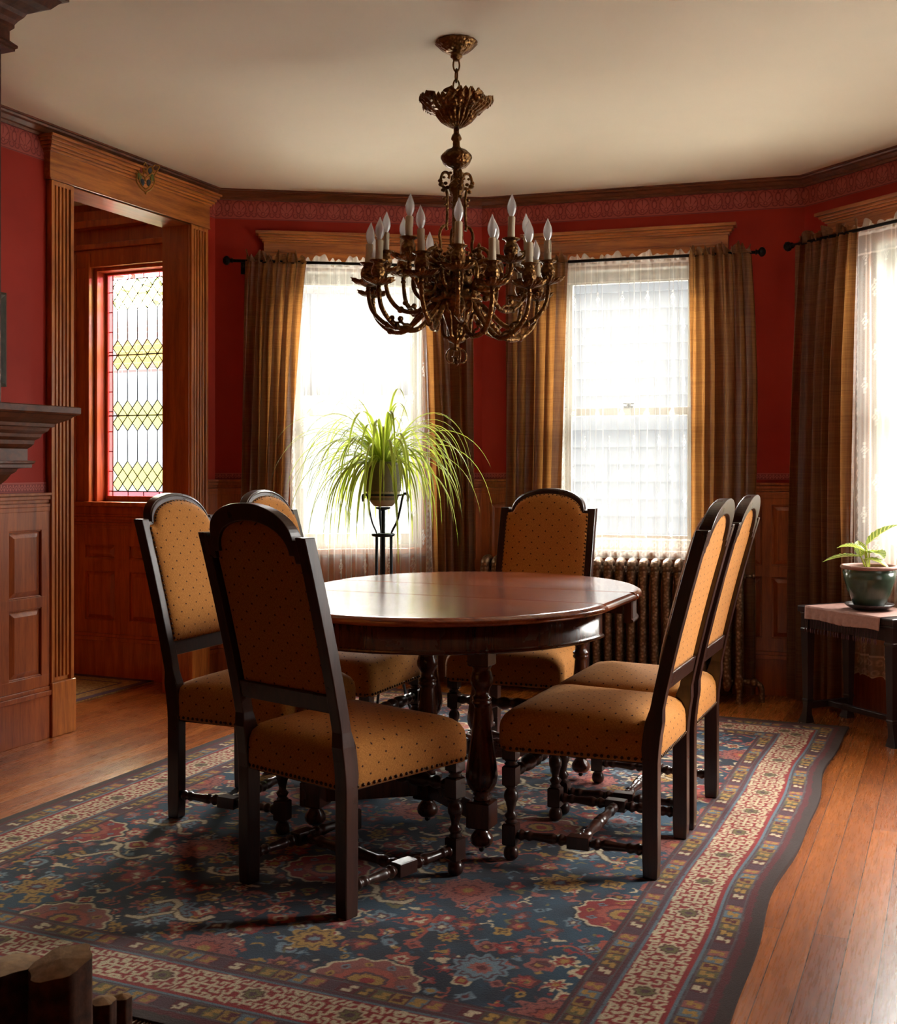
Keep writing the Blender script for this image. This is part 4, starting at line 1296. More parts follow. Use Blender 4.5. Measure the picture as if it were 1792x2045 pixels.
g.obj('dish', 'brass', chand)
for k in range(8):
    a0 = 2 * PI * k / 8 + .25; big = k % 2 == 0
    Hh = .066 if big else .048; Rr = .080 if big else .074
    def leaf(u, v, a0=a0, Hh=Hh, Rr=Rr, big=big):
        t = v; lob = 1 + .45 * abs(math.sin(4.5 * PI * t)) * (abs(2 * u - 1) > .7)
        w = (.016 + .046 * math.sin(PI * min(1, t * .78 + .08))) * lob * (1 if big else .75)
        x = (2 * u - 1) * w; r = .060 + Rr * t; z = 2.450 + Hh * t ** 1.35 + .009 * math.cos((2 * u - 1) * 13) * t - .010 * (t > .9)
        r -= .018 * max(0, t - .85) * 3
        th = a0 + x / max(r, .03)
        return (r * math.cos(th), r * math.sin(th), z)
    g = G(); g.grid(20, 24, leaf); o = g.obj('acanthus_leaf', 'brass', chand)
    sd = o.modifiers.new('thick', 'SOLIDIFY'); sd.thickness = .003
g = G()
g.lathe([(.010, 2.402), (.010, 2.385), (.014, 2.380), (.018, 2.371), (.019, 2.364), (.012, 2.356), (.013, 2.350), (.013, 2.338), (.016, 2.335), (.018, 2.331),
         (.036, 2.324), (.046, 2.315), (.052, 2.309), (.056, 2.303), (.056, 2.296), (.053, 2.290), (.048, 2.278), (.036, 2.266), (.020, 2.259), (.012, 2.255),
         (.011, 2.235), (.014, 2.222), (.022, 2.210), (.028, 2.200), (.028, 2.186), (.024, 2.176), (.014, 2.166), (.015, 2.150), (.014, 2.05), (.016, 1.985), (.022, 1.975)], 36)
g.obj('stem', 'brass', chand)
g = G()
g.lathe([(.022, 1.98), (.034, 1.965), (.030, 1.95), (.036, 1.93), (.050, 1.91), (.055, 1.885), (.048, 1.86), (.056, 1.845), (.062, 1.83), (.058, 1.81), (.085, 1.797), (.088, 1.790), (.080, 1.785),
         (.056, 1.778), (.050, 1.760), (.044, 1.735), (.034, 1.705), (.026, 1.68), (.024, 1.665), (.030, 1.655), (.026, 1.645), (.010, 1.638), (.008, 1.625), (.012, 1.612)], 40, flute=(10, .10))
g.obj('body', 'brass', chand)
g = G()
for k in range(4):
    a = PI / 2 * k + .35
    p = bez([(.012, 0, 1.622), (.030, 0, 1.612), (.038, 0, 1.592), (.030, 0, 1.572), (.012, 0, 1.570), (.006, 0, 1.582), (.015, 0, 1.592)], 5)
    g.tube([(q.x * math.cos(a), q.x * math.sin(a), q.z) for q in p], .0035, 6)
g.ball((0, 0, 1.566), .008); g.obj('finial', 'brass', chand)
for k in range(4):
    a = PI / 2 * k + .30
    g = G()
    p = bez([(.078, 0, 1.952), (.062, 0, 1.962), (.058, 0, 1.99), (.062, 0, 2.02), (.055, 0, 2.045), (.040, 0, 2.055), (.034, 0, 2.04)], 6)
    g.tube([(q.x * math.cos(a), q.x * math.sin(a), q.z) for q in p], .0058, 8)
    p = bez([(.036, 0, 2.055), (.034, 0, 2.10), (.034, 0, 2.16), (.040, 0, 2.185), (.052, 0, 2.195), (.058, 0, 2.215), (.050, 0, 2.24), (.034, 0, 2.243), (.026, 0, 2.232), (.030, 0, 2.222)], 6)
    g.tube([(q.x * math.cos(a), q.x * math.sin(a), q.z) for q in p], .0052, 8)
    for (r_, z_, s_) in ((.040, 2.13, .007), (.044, 2.15, .009), (.048, 2.18, .010), (.056, 2.20, .011), (.060, 2.212, .009), (.040, 2.205, .008), (.022, 2.243, .007), (.046, 2.225, .006), (.034, 2.19, .009)):
        g.ball((r_ * math.cos(a), r_ * math.sin(a), z_), s_, 8, sq=(1, 1, .8))
    g.obj('scroll_bracket', 'brass', chand)
for k in range(6):
    a = PI / 3 * k + .1
    g = G()
    p = bez([(.04, 0, 1.80), (.085, 0, 1.775), (.080, 0, 1.75), (.062, 0, 1.745), (.052, 0, 1.72), (.050, 0, 1.69), (.044, 0, 1.665), (.024, 0, 1.655)], 6)
    g.tube([(q.x * math.cos(a), q.x * math.sin(a), q.z) for q in p], .006, 8)
    p = bez([(.055, 0, 1.845), (.085, 0, 1.83), (.115, 0, 1.85), (.122, 0, 1.885), (.105, 0, 1.915), (.075, 0, 1.915), (.062, 0, 1.893), (.072, 0, 1.872), (.090, 0, 1.875)], 6)
    g.tube([(q.x * math.cos(a), q.x * math.sin(a), q.z) for q in p], [.0085 - .00009 * i for i in range(len(p))], 8)
    for (r_, z_, s_) in ((.078, 1.768, .012), (.105, 1.80, .012), (.118, 1.86, .009), (.082, 1.90, .010), (.07, 1.93, .012), (.07, 1.95, .007), (.07, 1.965, .004)):
        g.ball((r_ * math.cos(a), r_ * math.sin(a), z_), s_, 8)
    g.obj('body_scroll', 'brass', chand)
for k in range(6):
    a = PI / 3 * k + .62
    g = G()
    for sc_, zc_ in ((1.0, 1.855), (.62, 1.925)):
        p = bez([((.055 + (x_ + .045) * sc_), 0, zc_ + z_ * sc_) for x_, z_ in ((-.03, .055), (.02, .070), (.062, .045), (.070, -.005), (.045, -.045), (.005, -.045), (-.012, -.015), (.004, .012), (.028, .008), (.030, -.010))], 6)
        g.tube([(q.x * math.cos(a), q.x * math.sin(a), q.z) for q in p], [max(.0035, (.0098 - .0001 * i) * sc_ ** .5) for i in range(len(p))], 8)
    for j in range(9):
        t_ = j / 8; r_ = .055 + .040 * math.sin(PI * t_); z_ = 1.80 + .15 * t_
        g.ball((r_ * math.cos(a + .12 * (-1) ** j), r_ * math.sin(a + .12 * (-1) ** j), z_), .0125 - .004 * t_, 8, sq=(1, 1, .75))
    g.lathe([(.011, 0), (.013, .008), (.006, .016), (.010, .022), (.011, .028), (.005, .038), (.007, .044), (.002, .054)], 12, Matrix.Translation((.088 * math.cos(a), .088 * math.sin(a), 1.935)))
    g.obj('body_scroll', 'brass', chand)
# candle arms: (x, y, z of candle foot, height of candle tube, lean)
ARMS = [(-.319, .086, 1.94, .068, .07), (-.266, -.160, 1.907, .068, .03), (-.262, .190, 2.004, .066, .03), (-.315, .300, 1.93, .066, .03), (-.165, -.114, 1.996, .070, .04), (-.200, .310, 2.01, .066, .0),
        (-.117, -.314, 1.907, .074, -.02), (.003, -.354, 1.922, .074, .02), (.116, -.314, 1.876, .075, .0), (.155, .280, 1.994, .066, -.05), (.186, -.164, 1.981, .072, .02),
        (.249, .336, 1.922, .060, -.10), (.271, .286, 2.02, .064, -.03), (.244, -.214, 1.887, .068, .0), (.306, .236, 1.91, .066, -.05), (.324, -.014, 1.931, .070, .0),
        (.02, .345, 1.95, .066, 0), (-.10, .34, 1.96, .066, 0)]
rc = random.Random(9)
for i, (x, y, z, hs, ln) in enumerate(ARMS):
    a = math.atan2(y, x); r = math.hypot(x, y)
    def P(rr_, zz_, da=0.0): return (rr_ * math.cos(a + da), rr_ * math.sin(a + da), zz_)
    dip = z - .235 + rc.uniform(-.01, .012); da = .10 * (1 if i % 2 else -1)
    arm = G()
    if r < .25: pts = [P(.05, z - .14, da * 3), P(r * .55, z - .165, da * 1.4), P(r * .80, z - .150, da * .3), P(r * .97, z - .125), P(r, z - .082)]
    else: pts = [P(.055, 1.80, da * 2), P(r * .34, dip + .06, da * 1.6), P(r * .55, dip, da * .8), P(r * .78, dip + .008, .0), P(r * .95, dip + .06), P(r, z - .115), P(r, z - .080)]
    p = bez(pts, 8); n = len(p)
    arm.tube(p, [.0098 - .0026 * k / n for k in range(n)], 10)
    q = p[int(n * .50)]; arm.lathe([(.012, -.007), (.0125, 0), (.012, .007)], 12, Matrix.Translation(q) @ Matrix.Rotation(a, 4, 'Z') @ Matrix.Rotation(PI / 2, 4, 'Y'))
    # inner scroll with bud and a leaf
    s = p[int(n * .36)]; e = .036
    sc = [s, s + Vector((math.cos(a) * e * .5, math.sin(a) * e * .5, .018)), s + Vector((math.cos(a) * e * 1.2, math.sin(a) * e * 1.2, .020)), s + Vector((math.cos(a) * e * 1.5, math.sin(a) * e * 1.5, .036))]
    arm.tube(bez(sc, 5), .0042, 6); arm.ball(tuple(sc[-1]), .0105, 10)
    for jj, rb in ((.62, .008), (.86, .009), (.93, .0075), (.22, .011)):
        arm.ball(tuple(p[int(n * jj)]), rb, 8, sq=(1.2, 1.2, .9))
    ao = arm.obj('candle_arm', 'brass', chand)
    T = Matrix.Translation((x, y, z)) @ Matrix.Rotation(ln, 4, 'Y')
    # leafy drip pan
    g = G(); vs = []; fs = []; nn = 84
    for ri, (rr_, zz_) in enumerate(((.010, -.088), (.022, -.082), (.036, -.077), (.047, -.071))):
        for k in range(nn):
            t = 2 * PI * k / nn + i
            f = 1 + (.42 * abs(math.sin(3 * t)) ** 1.5 + .14 * math.sin(21 * t) - .12) * ri / 3
            vs.append((rr_ * f * math.cos(t), rr_ * f * math.sin(t), zz_ + (.008 * abs(math.sin(3 * t)) if ri == 3 else 0)))
    for ri in range(3):
        for k in range(nn):
            a_, b_ = ri * nn + k, ri * nn + (k + 1) % nn; fs.append((a_, b_, b_ + nn, a_ + nn))
    g.add(vs, fs, True, T); o = g.obj('drip_pan', 'brass', ao); sd = o.modifiers.new('thick', 'SOLIDIFY'); sd.thickness = .0025
    g = G(); g.lathe([(.006, -.088), (.014, -.080), (.011, -.074), (.013, -.070), (.021, -.058), (.0245, -.042), (.022, -.026), (.016, -.016), (.019, -.010), (.029, -.005), (.030, -.002), (.020, 0), (.012, .002)], 24, T, flute=(10, .08))
    g.obj('candle_cup', 'brass', ao)
    g = G(); g.lathe([(.0125, -.004), (.0128, .01), (.0124, hs * .5), (.0128, hs - .004), (.012, hs), (.008, hs)], 20, T)
    for _ in range(4):
        t = rc.uniform(0, 6.28); g.tube([T @ Vector((.0125 * math.cos(t), .0125 * math.sin(t), hs - .002)), T @ Vector((.0128 * math.cos(t), .0128 * math.sin(t), hs * rc.uniform(.3, .8)))], .0018, 6)
    g.obj('candle_tube', 'sleeve', ao)
    g = G(); b = hs
    g.lathe([(.0075, b - .002), (.0085, b + .004), (.0135, b + .014), (.0165, b + .026), (.0162, b + .036), (.0135, b + .048), (.0095, b + .058), (.0055, b + .067), (.0028, b + .074), (.0008, b + .079)], 20, T)
    ob = g.obj('bulb', 'bulb', ao)
    g = G(); g.lathe([(.006, b - .001), (.0045, b + .004), (.003, b + .016), (.0012, b + .022)], 8, T); g.tube([T @ Vector((-.004, 0, b + .022)), T @ Vector((0, 0, b + .030)), T @ Vector((.004, 0, b + .022))], .0006, 4)
    g.obj('filament_post', 'sleeve', ob)

# ================================================================== rods, lace and silk curtains
def rod(F, x0, x1, label, z=2.305, y=-.135):
    g = G(); g.tube([(x0, y, z), ((x0 + x1) / 2, y, z), (x1, y, z)], .0085, 12)
    o = g.obj('curtain_rod', 'rod', mw=F); tag(o, label, 'curtain rod')
    for x, s in ((x0, -1), (x1, 1)):
        f = G(); T = Matrix.Translation((x, y, z)) @ Matrix.Rotation(s * PI / 2, 4, 'Y')
        f.lathe([(.009, 0), (.016, .003), (.010, .010), (.011, .016), (.024, .026), (.026, .036), (.020, .046), (.012, .052), (.004, .054)], 10, T, smooth=False)
        f.obj('finial', 'rod', o)
    f = G()
    for x in (x0 + .05, x1 - .05): f.tube([(x, 0, z - .01), (x, y + .01, z - .012)], .006, 8); f.box(x - .012, x + .012, -.006, 0, z - .05, z + .02)
    f.obj('bracket', 'rod', o)
rod(FA, .10, 1.425, 'black iron curtain rod over the window behind the spider plant')
rod(FB, .125, 1.50, 'black iron curtain rod over the middle window above the radiator', 2.31)
rod(FC, .055, 1.62, 'black iron curtain rod over the window at the right edge', 2.335)

def curtain(F, top, bot, z1, z0, label, seed, y0=-.152, folds=6, amp=.036, bulge=0.0, ybot=None):
    rs = random.Random(seed); nx, nz = 150, 70
    # uneven pleats
    ph = [0]
    for _ in range(folds * 2): ph.append(ph[-1] + rs.uniform(.6, 1.5))
    tot = ph[-1]; am = [rs.uniform(.55, 1.25) for _ in range(folds * 2 + 1)]
    def pleat(u):
        x = u * tot
        for i in range(folds * 2):
            if x <= ph[i + 1] + 1e-9:
                t = (x - ph[i]) / (ph[i + 1] - ph[i]); s = math.sin(PI * t)
                return (1 if i % 2 else -1) * s * am[i]
        return 0
    yb_ = y0 if ybot is None else ybot
    def fn(u, v):
        z = z0 + (z1 - z0) * v
        w = 1 - v
        xl = top[0] + (bot[0] - top[0]) * min(1, w * 1.3) ** .8; xr = top[1] + (bot[1] - top[1]) * min(1, w * 1.3) ** .8
        x = xl + (xr - xl) * u + bulge * math.sin(PI * min(1, w * 1.6)) * u
        k = .30 + .70 * min(1, w * 4); uu = min(1, max(0, u + .012 * math.sin(w * 7 + seed)))
        p = pleat(uu)
        y = y0 + (yb_ - y0) * min(1, w * 2) + amp * k * p + .010 * math.sin(u * 80 + seed + 6 * w) * math.exp(-w * 9) + .006 * math.sin(u * 23 + 2.2 * w + seed)
        x += .008 * math.sin(u * 40 + w * 3)
        return (x, y, z)
    g = G(); g.grid(nx, nz, fn)
    # gathered heading above the rod
    def hd(u, v):
        a = fn(u, 1.0); q = .006 + .016 * v
        return (a[0] + .006 * math.sin(u * 47 + v * 3), y0 + .012 * v + q * math.sin(u * 75 + seed + v * 1.5 + 2 * math.sin(u * 17)) * 1.1 + .006 * math.sin(u * 31), z1 + .046 * v * (1 + .22 * math.sin(u * 61 + seed) + .3 * math.sin(u * 23 + 2 * seed)))
    o = g.obj('silk_curtain', 'silk', mw=F)
    h = G(); h.grid(nx, 6, hd); h.obj('gathered_heading', 'silk', o)
    return tag(o, label, 'curtain', 'bronze silk curtain panels')
curtain(FA, (.165, .485), (.125, .375), 2.30, .015, 'bronze silk curtain left of the window behind the spider plant, nearest the doorway', 1)
curtain(FA, (1.10, 1.395), (1.17, 1.425), 2.30, .015, 'bronze silk curtain right of the spider plant, beside the strip of red wall', 2, folds=5)
curtain(FB, (.175, .515), (.16, .47), 2.305, .015, 'bronze silk curtain hanging behind the far chair, left of the middle window', 3, ybot=-.118, amp=.019)
curtain(FB, (1.165, 1.475), (1.165, 1.51), 2.305, .015, 'bronze silk curtain right of the middle window, behind the pair of chairs', 4, bulge=.02, ybot=-.118, amp=.019)
curtain(FC, (.09, .475), (.02, .45), 2.33, .012, 'bronze silk curtain behind the side table, glowing gold on its right edge', 5, folds=6, amp=.028, y0=-.135)

def lace_sheet(F, x0, x1, z1, z0, label, seed, y0=-.105, folds=13, scallop=False, dens=.30):
    res = .0045; nx = int((x1 - x0) * 1.0 / res); nz = int((z1 + .045 - z0) / res)
    X, Z = np.meshgrid(np.linspace(0, 1, nx + 1), np.linspace(z0, z1 + .045, nz + 1))
    rs = np.random.RandomState(seed); w = x1 - x0
    cloth = w * 1.35; sx = X * cloth
    ph = np.cumsum(rs.uniform(.7, 1.4, folds * 2)); ph = np.concatenate([[0], ph]) / ph[-1]
    amv = rs.uniform(.4, 1.2, folds * 2)
    i = np.clip(np.searchsorted(ph, X, side='right') - 1, 0, folds * 2 - 1)
    t = (X - ph[i]) / (ph[i + 1] - ph[i]); pl = np.where(i % 2 == 0, 1, -1) * np.sin(PI * t) * amv[i]
    dropf = np.clip((z1 - Z) / .25, .35, 1)
    px = x0 + X * w + .006 * np.sin(X * 37 + Z * 2)
    py = y0 + .016 * pl * dropf
    head = Z > z1
    py = np.where(head, y0 + .012 * np.sin(X * 120 + seed), py)
    pz = Z + np.where(head, (.010 * np.sin(X * 61 + seed) + .012 * np.sin(X * 27 + 2 * seed) + .008 * np.sin(X * 113)) * (Z - z1) / .045, 0)
    py = py + np.where(head, .008 * np.sin(X * 61 + seed) + .016 * (Z - z1) / .045, 0)
    th = np.full(X.shape, dens) + .035 * np.sin(X * 300)
    # rows of little medallions, dense side edgings, hem
    def motif(cx, cz, s, d):
        nonlocal th
        q = np.abs(sx - cx) / (.62 * s) + np.abs(Z - cz) / s
        th = np.where((q < 1) & (q > .62) | (q < .34), np.maximum(th, d), th)
        q2 = np.abs(sx - cx) / (.3 * s) + np.abs(Z - cz - s * 1.25) / (.4 * s); th = np.where(q2 < 1, np.maximum(th, d), th)
        q3 = np.abs(sx - cx) / (.3 * s) + np.abs(Z - cz + s * 1.25) / (.4 * s); th = np.where(q3 < 1, np.maximum(th, d), th)
    r = 0; zc = z0 + .16
    while zc < z1 - .05:
        c_ = .10 + (.09 if r % 2 else 0)
        while c_ < cloth - .06: motif(c_, zc, .026, .62); c_ += .18
        zc += .155; r += 1
    for side in (sx, cloth - sx):
        e = side < .050 + .006 * np.sin(Z * 2 * PI / .03)
        th = np.where(e, .42, th)
        q = np.abs(side - .026) / .014 + np.abs((Z % .06) - .03) / .022
        th = np.where((q < 1) & (q > .5), .8, th)
        th = np.where(side < .006, .85, th)
    hz = Z - z0
    th = np.where(hz < .10, np.maximum(th, .40 + .25 * (np.abs(np.hypot((sx + .01 * np.sin(hz * 60)) % .044 - .022, hz % .05 - .025) - .013) < .004) + .2 * (np.hypot(sx % .044 - .022, hz % .05 - .025) < .004)), th)
    th = np.where((np.abs(hz - .105) < .004) | (hz < .006), .85, th)
    th = np.where(Z > z1 - .10, np.maximum(th, .40), th); th = np.where(np.abs(Z - z1 + .10) < .004, .7, th)
    th = np.where(np.abs(Z - z1) < .010, .9, th); th = np.where(head, .70, th)
    th = np.where(np.abs(pl) < .16, th + .28, th)           # doubled cloth at the turn of a fold
    if scallop: pz = pz + np.where(hz < .03, .012 * np.abs(np.sin(sx * PI / .06)) * (1 - hz / .03), 0)
    co = np.stack([px, py, pz], -1).reshape(-1, 3)
    idx = np.arange((nx + 1) * (nz + 1)).reshape(nz + 1, nx + 1)
    fs = np.stack([idx[:-1, :-1], idx[:-1, 1:], idx[1:, 1:], idx[1:, :-1]], -1).reshape(-1, 4)
    me = bpy.data.meshes.new('lace_curtain')
    me.vertices.add(len(co)); me.vertices.foreach_set('co', co.ravel())
    me.loops.add(fs.size); me.loops.foreach_set('vertex_index', fs.ravel().astype(np.int32))
    me.polygons.add(len(fs)); me.polygons.foreach_set('loop_start', np.arange(0, fs.size, 4, dtype=np.int32))
    me.polygons.foreach_set('use_smooth', np.ones(len(fs), bool))
    a = me.attributes.new('thread', 'FLOAT', 'POINT'); a.data.foreach_set('value', np.clip(th, 0, 1).ravel().astype(np.float32))
    me.materials.append(M['lace']); me.update(calc_edges=True)
    o = bpy.data.objects.new('lace_curtain', me); C.objects.link(o); o.matrix_world = F
    return tag(o, label, 'lace curtain', 'white lace curtains')
lace_sheet(FA, .40, 1.20, 2.295, .03, 'sheer white lace curtain behind the spider plant, falling to the floor', 1, y0=-.095, dens=.22)
lace_sheet(FB, .46, 1.24, 2.30, .705, 'sheer white lace curtain in the middle window, ending above the radiator', 2, y0=-.078, dens=.15)
lace_sheet(FC, .42, 1.30, 2.325, .19, 'sheer white lace curtain behind the green flower pot at the right edge', 3, y0=-.095, scallop=True, dens=.34)

# ================================================================== radiator
rad = thing('radiator', 'old bronze column radiator under the middle window, with embossed tops', 'radiator', mw=FB)
def section():
    g = G()
    for yy_ in (-.055, 0, .055):
        T = Matrix.Translation((0, yy_, 0))
        g.lathe([(.010, .06), (.019, .075), (.024, .10), (.021, .14), (.019, .30), (.019, .56), (.022, .60), (.026, .635), (.024, .665), (.016, .685)], 16, T)
    g.tube([(0, -.07, .655), (0, -.055, .685), (0, -.02, .70), (0, .02, .70), (0, .055, .685), (0, .07, .655)], [.018, .024, .023, .023, .024, .018], 12)
    g.tube([(0, -.065, .095), (0, 0, .085), (0, .065, .095)], .022, 12)
    g.tube([(-.031, 0, .64), (.031, 0, .64)], .014, 10); g.tube([(-.031, 0, .10), (.031, 0, .10)], .014, 10)
    for yy_ in (-.05, -.02, .02, .05): g.ball((0, yy_, .712 - abs(yy_) * .2), .011, 8, sq=(1.2, 1, .8))
    return g
rs0 = section().obj('radiator_section', 'radiator', rad)
nsec = 23
for i in range(nsec):
    o = rs0 if i == 0 else rs0.copy()
    if i: C.objects.link(o)
    o.parent = rad; o.location = (.095 + i * .0605, -.236, 0)
for i in (0, nsec - 1):
    g = G()
    for yy_ in (-.291, -.181):
        g.lathe([(.020, 0), (.014, .012), (.012, .04), (.018, .07), (.02, .1)], 14, Matrix.Translation((.095 + i * .0605, yy_, 0)))
    g.obj('foot', 'radiator', rad)
g = G(); xe = .095 + 22 * .0605
g.tube([(xe + .02, -.236, .64), (xe + .065, -.236, .64)], .008, 10); g.lathe([(.006, 0), (.014, .004), (.014, .012), (.004, .016)], 12, Matrix.Translation((xe + .062, -.236, .64)) @ Matrix.Rotation(PI / 2, 4, 'Y'))
g.obj('air_valve', 'radiator', rad)
g = G(); g.tube(bez([(xe + .02, -.236, .10), (xe + .07, -.236, .10), (xe + .105, -.236, .08), (xe + .11, -.236, .0)], 6), .015, 12); g.ball((xe + .07, -.236, .10), .024)
g.obj('supply_pipe', 'radiator', rad)

# ================================================================== spider plant on its iron stand
PX, PY = -.312, 5.52
st = thing('plant_stand', 'tall dark iron tripod stand with twisted legs holding the spider plant before the window', 'plant stand', (PX, PY, .011))
for k in range(3):
    a = 2 * PI * k / 3 + PI / 2 + .25
    g = G()
    def Q(r, z): return Vector((r * math.cos(a), r * math.sin(a), z))
    g.tube(bez([Q(.122, 1.025), Q(.126, 1.05), Q(.108, 1.062), Q(.096, 1.04), Q(.088, 1.0), Q(.070, .93), Q(.044, .88), Q(.040, .86)], 6), .0065, 8, flat=.6)
    g.tube([Q(.040, .86), Q(.042, .60), Q(.046, .545)], .0072, 8)
    for j in range(14):
        t = j / 13; z = .545 - .13 * t; tw = t * PI * 3
        w = .012
        c = Q(.048 + .02 * t, z)
        g.tube([c + Vector((math.cos(tw) * w, math.sin(tw) * w, -.005)), c - Vector((math.cos(tw) * w, math.sin(tw) * w, .005))], .0048, 6)
    g.tube(bez([Q(.068, .42), Q(.082, .30), Q(.11, .12), Q(.15, .02), Q(.17, .006)], 6), .0072, 8)
    g.obj('leg', 'iron', st)
g = G(); g.tube([(.047 * math.cos(2 * PI * k / 24), .047 * math.sin(2 * PI * k / 24), .865) for k in range(24)], .009, 8, closed=True); g.obj('collar', 'iron', st)
g = G(); g.tube([(.088 * math.cos(2 * PI * k / 30), .088 * math.sin(2 * PI * k / 30), 1.055) for k in range(30)], .005, 8, closed=True)
g.tube([(0, 0, .995), (0, 0, .55)], .010, 8); g.lathe([(.012, .982), (.035, .989), (.035, .9965), (.012, .9965)], 20); g.obj('holder', 'iron', st)
pot = thing('spider_plant', 'arching green and yellow spider plant in a ribbed pot on the iron stand', 'potted plant', (PX, PY, .011))
g = G(); g.lathe([(.040, 1.0), (.046, 1.003), (.062, 1.022), (.075, 1.046), (.082, 1.072), (.079, 1.074)], 36); g.obj('saucer_bowl', 'creambowl', pot)
g = G(); pr = [(.070, 1.03), (.078, 1.06)]
for k in range(11): z = 1.072 + k * .0115; pr += [(.082 + .0007 * k, z), (.0865 + .0007 * k, z + .005)]
pr += [(.092, 1.205), (.090, 1.213), (.084, 1.212), (.082, 1.19)]
g.lathe(pr, 40, cap=False); g.obj('pot', 'ribpot', pot)
g = G(); g.lathe([(.0001, 1.193), (.05, 1.197), (.083, 1.190)], 24, cap=False); g.obj('soil', 'soil', pot)
def blade(g, uvs, base, az, el, L, w, droop, seed, n=16):
    rs = random.Random(seed); p = Vector(base); d = Vector((math.cos(az) * math.cos(el), math.sin(az) * math.cos(el), math.sin(el)))
    step = L / n; rows = []
    tw = rs.uniform(-.15, .15)
    for k in range(n + 1):
        t = k / n
        side = d.cross(Vector((0, 0, 1)))
        if side.length < .15: side = Vector((-math.sin(az), math.cos(az), 0))
        side.normalize(); nn_ = side.cross(d).normalized()
        ww = w * (min(1, .45 + t * 3) * (1 - t ** 2.6) + .02)
        rows.append((p - side * ww, p - nn_ * ww * .35, p + side * ww, t))
        d = d + Vector((0, 0, -droop * step * (.5 + t * 1.1))); d.x += tw * step; d.normalize(); p = p + d * step
    o = len(g.v)
    for a, b, c, t in rows:
        g.v += [tuple(a), tuple(b), tuple(c)]; uvs += [(0, t), (.5, t), (1, t)]
    for k in range(n):
        q = o + k * 3
        g.f += [(q, q + 1, q + 4, q + 3), (q + 1, q + 2, q + 5, q + 4)]; g.sm += [True, True]
g = G(); uvs = []; rl = random.Random(21)
for i in range(190):
    az = rl.uniform(0, 2 * PI); cr = rl.uniform(0, .05)
    long = rl.random()
    el = rl.uniform(.25, 1.25) if long < .75 else rl.uniform(.9, 1.45)
    L = rl.uniform(.30, .62) if long < .85 else rl.uniform(.6, .74)
    blade(g, uvs, (cr * math.cos(az), cr * math.sin(az), 1.205), az, el, L, rl.uniform(.0045, .0088), rl.uniform(5.5, 11) * (.5 / L) ** .5, i)
for az, el, L, dr in ((.35, 1.32, .36, .6), (2.9, .95, .62, 4.0), (.2, .95, .64, 4.2), (PI, .7, .6, 5.0), (0, .6, .62, 5.0), (PI - .2, .35, .62, 6.5), (PI + .15, .95, .70, 4.6), (PI - .1, .55, .68, 5.2), (PI + .3, .2, .6, 6.0), (PI - .35, .8, .66, 4.4), (PI, 1.1, .66, 4.2), (.1, .75, .70, 4.6), (-.2, .3, .6, 6.5), (.5, 1.1, .3, 2.0), (2.2, 1.2, .3, 1.5)):
    blade(g, uvs, (.03 * math.cos(az), .03 * math.sin(az), 1.205), az, el, L, .0075, dr, int(az * 100) + 3)
g.obj('foliage', 'spider', pot, uvs=uvs)

# ================================================================== side table with the green pot
sd_ = Vector((.42, -.9075, 0)).normalized()
ST = Matrix.Translation((1.657, 5.438, 0)) @ Matrix.Rotation(math.atan2(sd_.y, sd_.x), 4, 'Z')    # local x along the front, y towards the window
side = thing('side_table', 'low black-stained wooden side table at the right edge by the window', 'table', mw=ST)
TL, TD, TH = .56, .295, .550
g = G(); g.box(-.012, TL + .012, -.012, TD + .012, TH - .030, TH); g.box(-.004, TL + .004, -.004, TD + .004, TH - .040, TH - .030); g.obj('top', 'sidewood', side, bevel=.006)
g = G()
for a, b, c, d in ((.03, TL - .03, .008, .026), (.03, TL - .03, TD - .026, TD - .008)): g.box(a, b, c, d, TH - .10, TH - .035)
for a, b in ((.008, .026), (TL - .026, TL - .008)): g.box(a, b, .03, TD - .03, TH - .10, TH - .035)
g.obj('apron', 'sidewood', side)
for x in (.022, TL - .022):
    for y in (.022, TD - .022):
        g = G(); T = Matrix.Translation((x, y, 0))
        vs = []; fs = []
        pr = [(.022, .515), (.022, .445), (.025, .442), (.025, .432), (.0225, .430), (.0165, .115), (.019, .112), (.019, .104), (.0165, .100), (.015, .075), (.017, .04), (.023, .015), (.027, .0)]
        sx = -1 if x < .2 else 1
        for k, (w, z) in enumerate(pr):
            off = sx * max(0, (.1 - z)) * .12
            vs += [(-w + off, -w, z), (w + off, -w, z), (w + off, w, z), (-w + off, w, z)]
        for k in range(len(pr) - 1):
            for j in range(4): a, b = k * 4 + j, k * 4 + (j + 1) % 4; fs.append((b, a, a + 4, b + 4))
        fs += [(0, 1, 2, 3), tuple(len(pr) * 4 - 1 - j for j in range(4))]
        g.add(vs, fs, False, T); g.obj('leg', 'sidewood', side, bevel=.0015)
g = G()
for x in (.022, TL - .022): g.box(x - .010, x + .010, .03, TD - .03, .066, .098)
g.box(.022, TL - .022, TD / 2 - .012, TD / 2 + .012, .070, .096)
g.obj('stretcher', 'sidewood', side, bevel=.003)
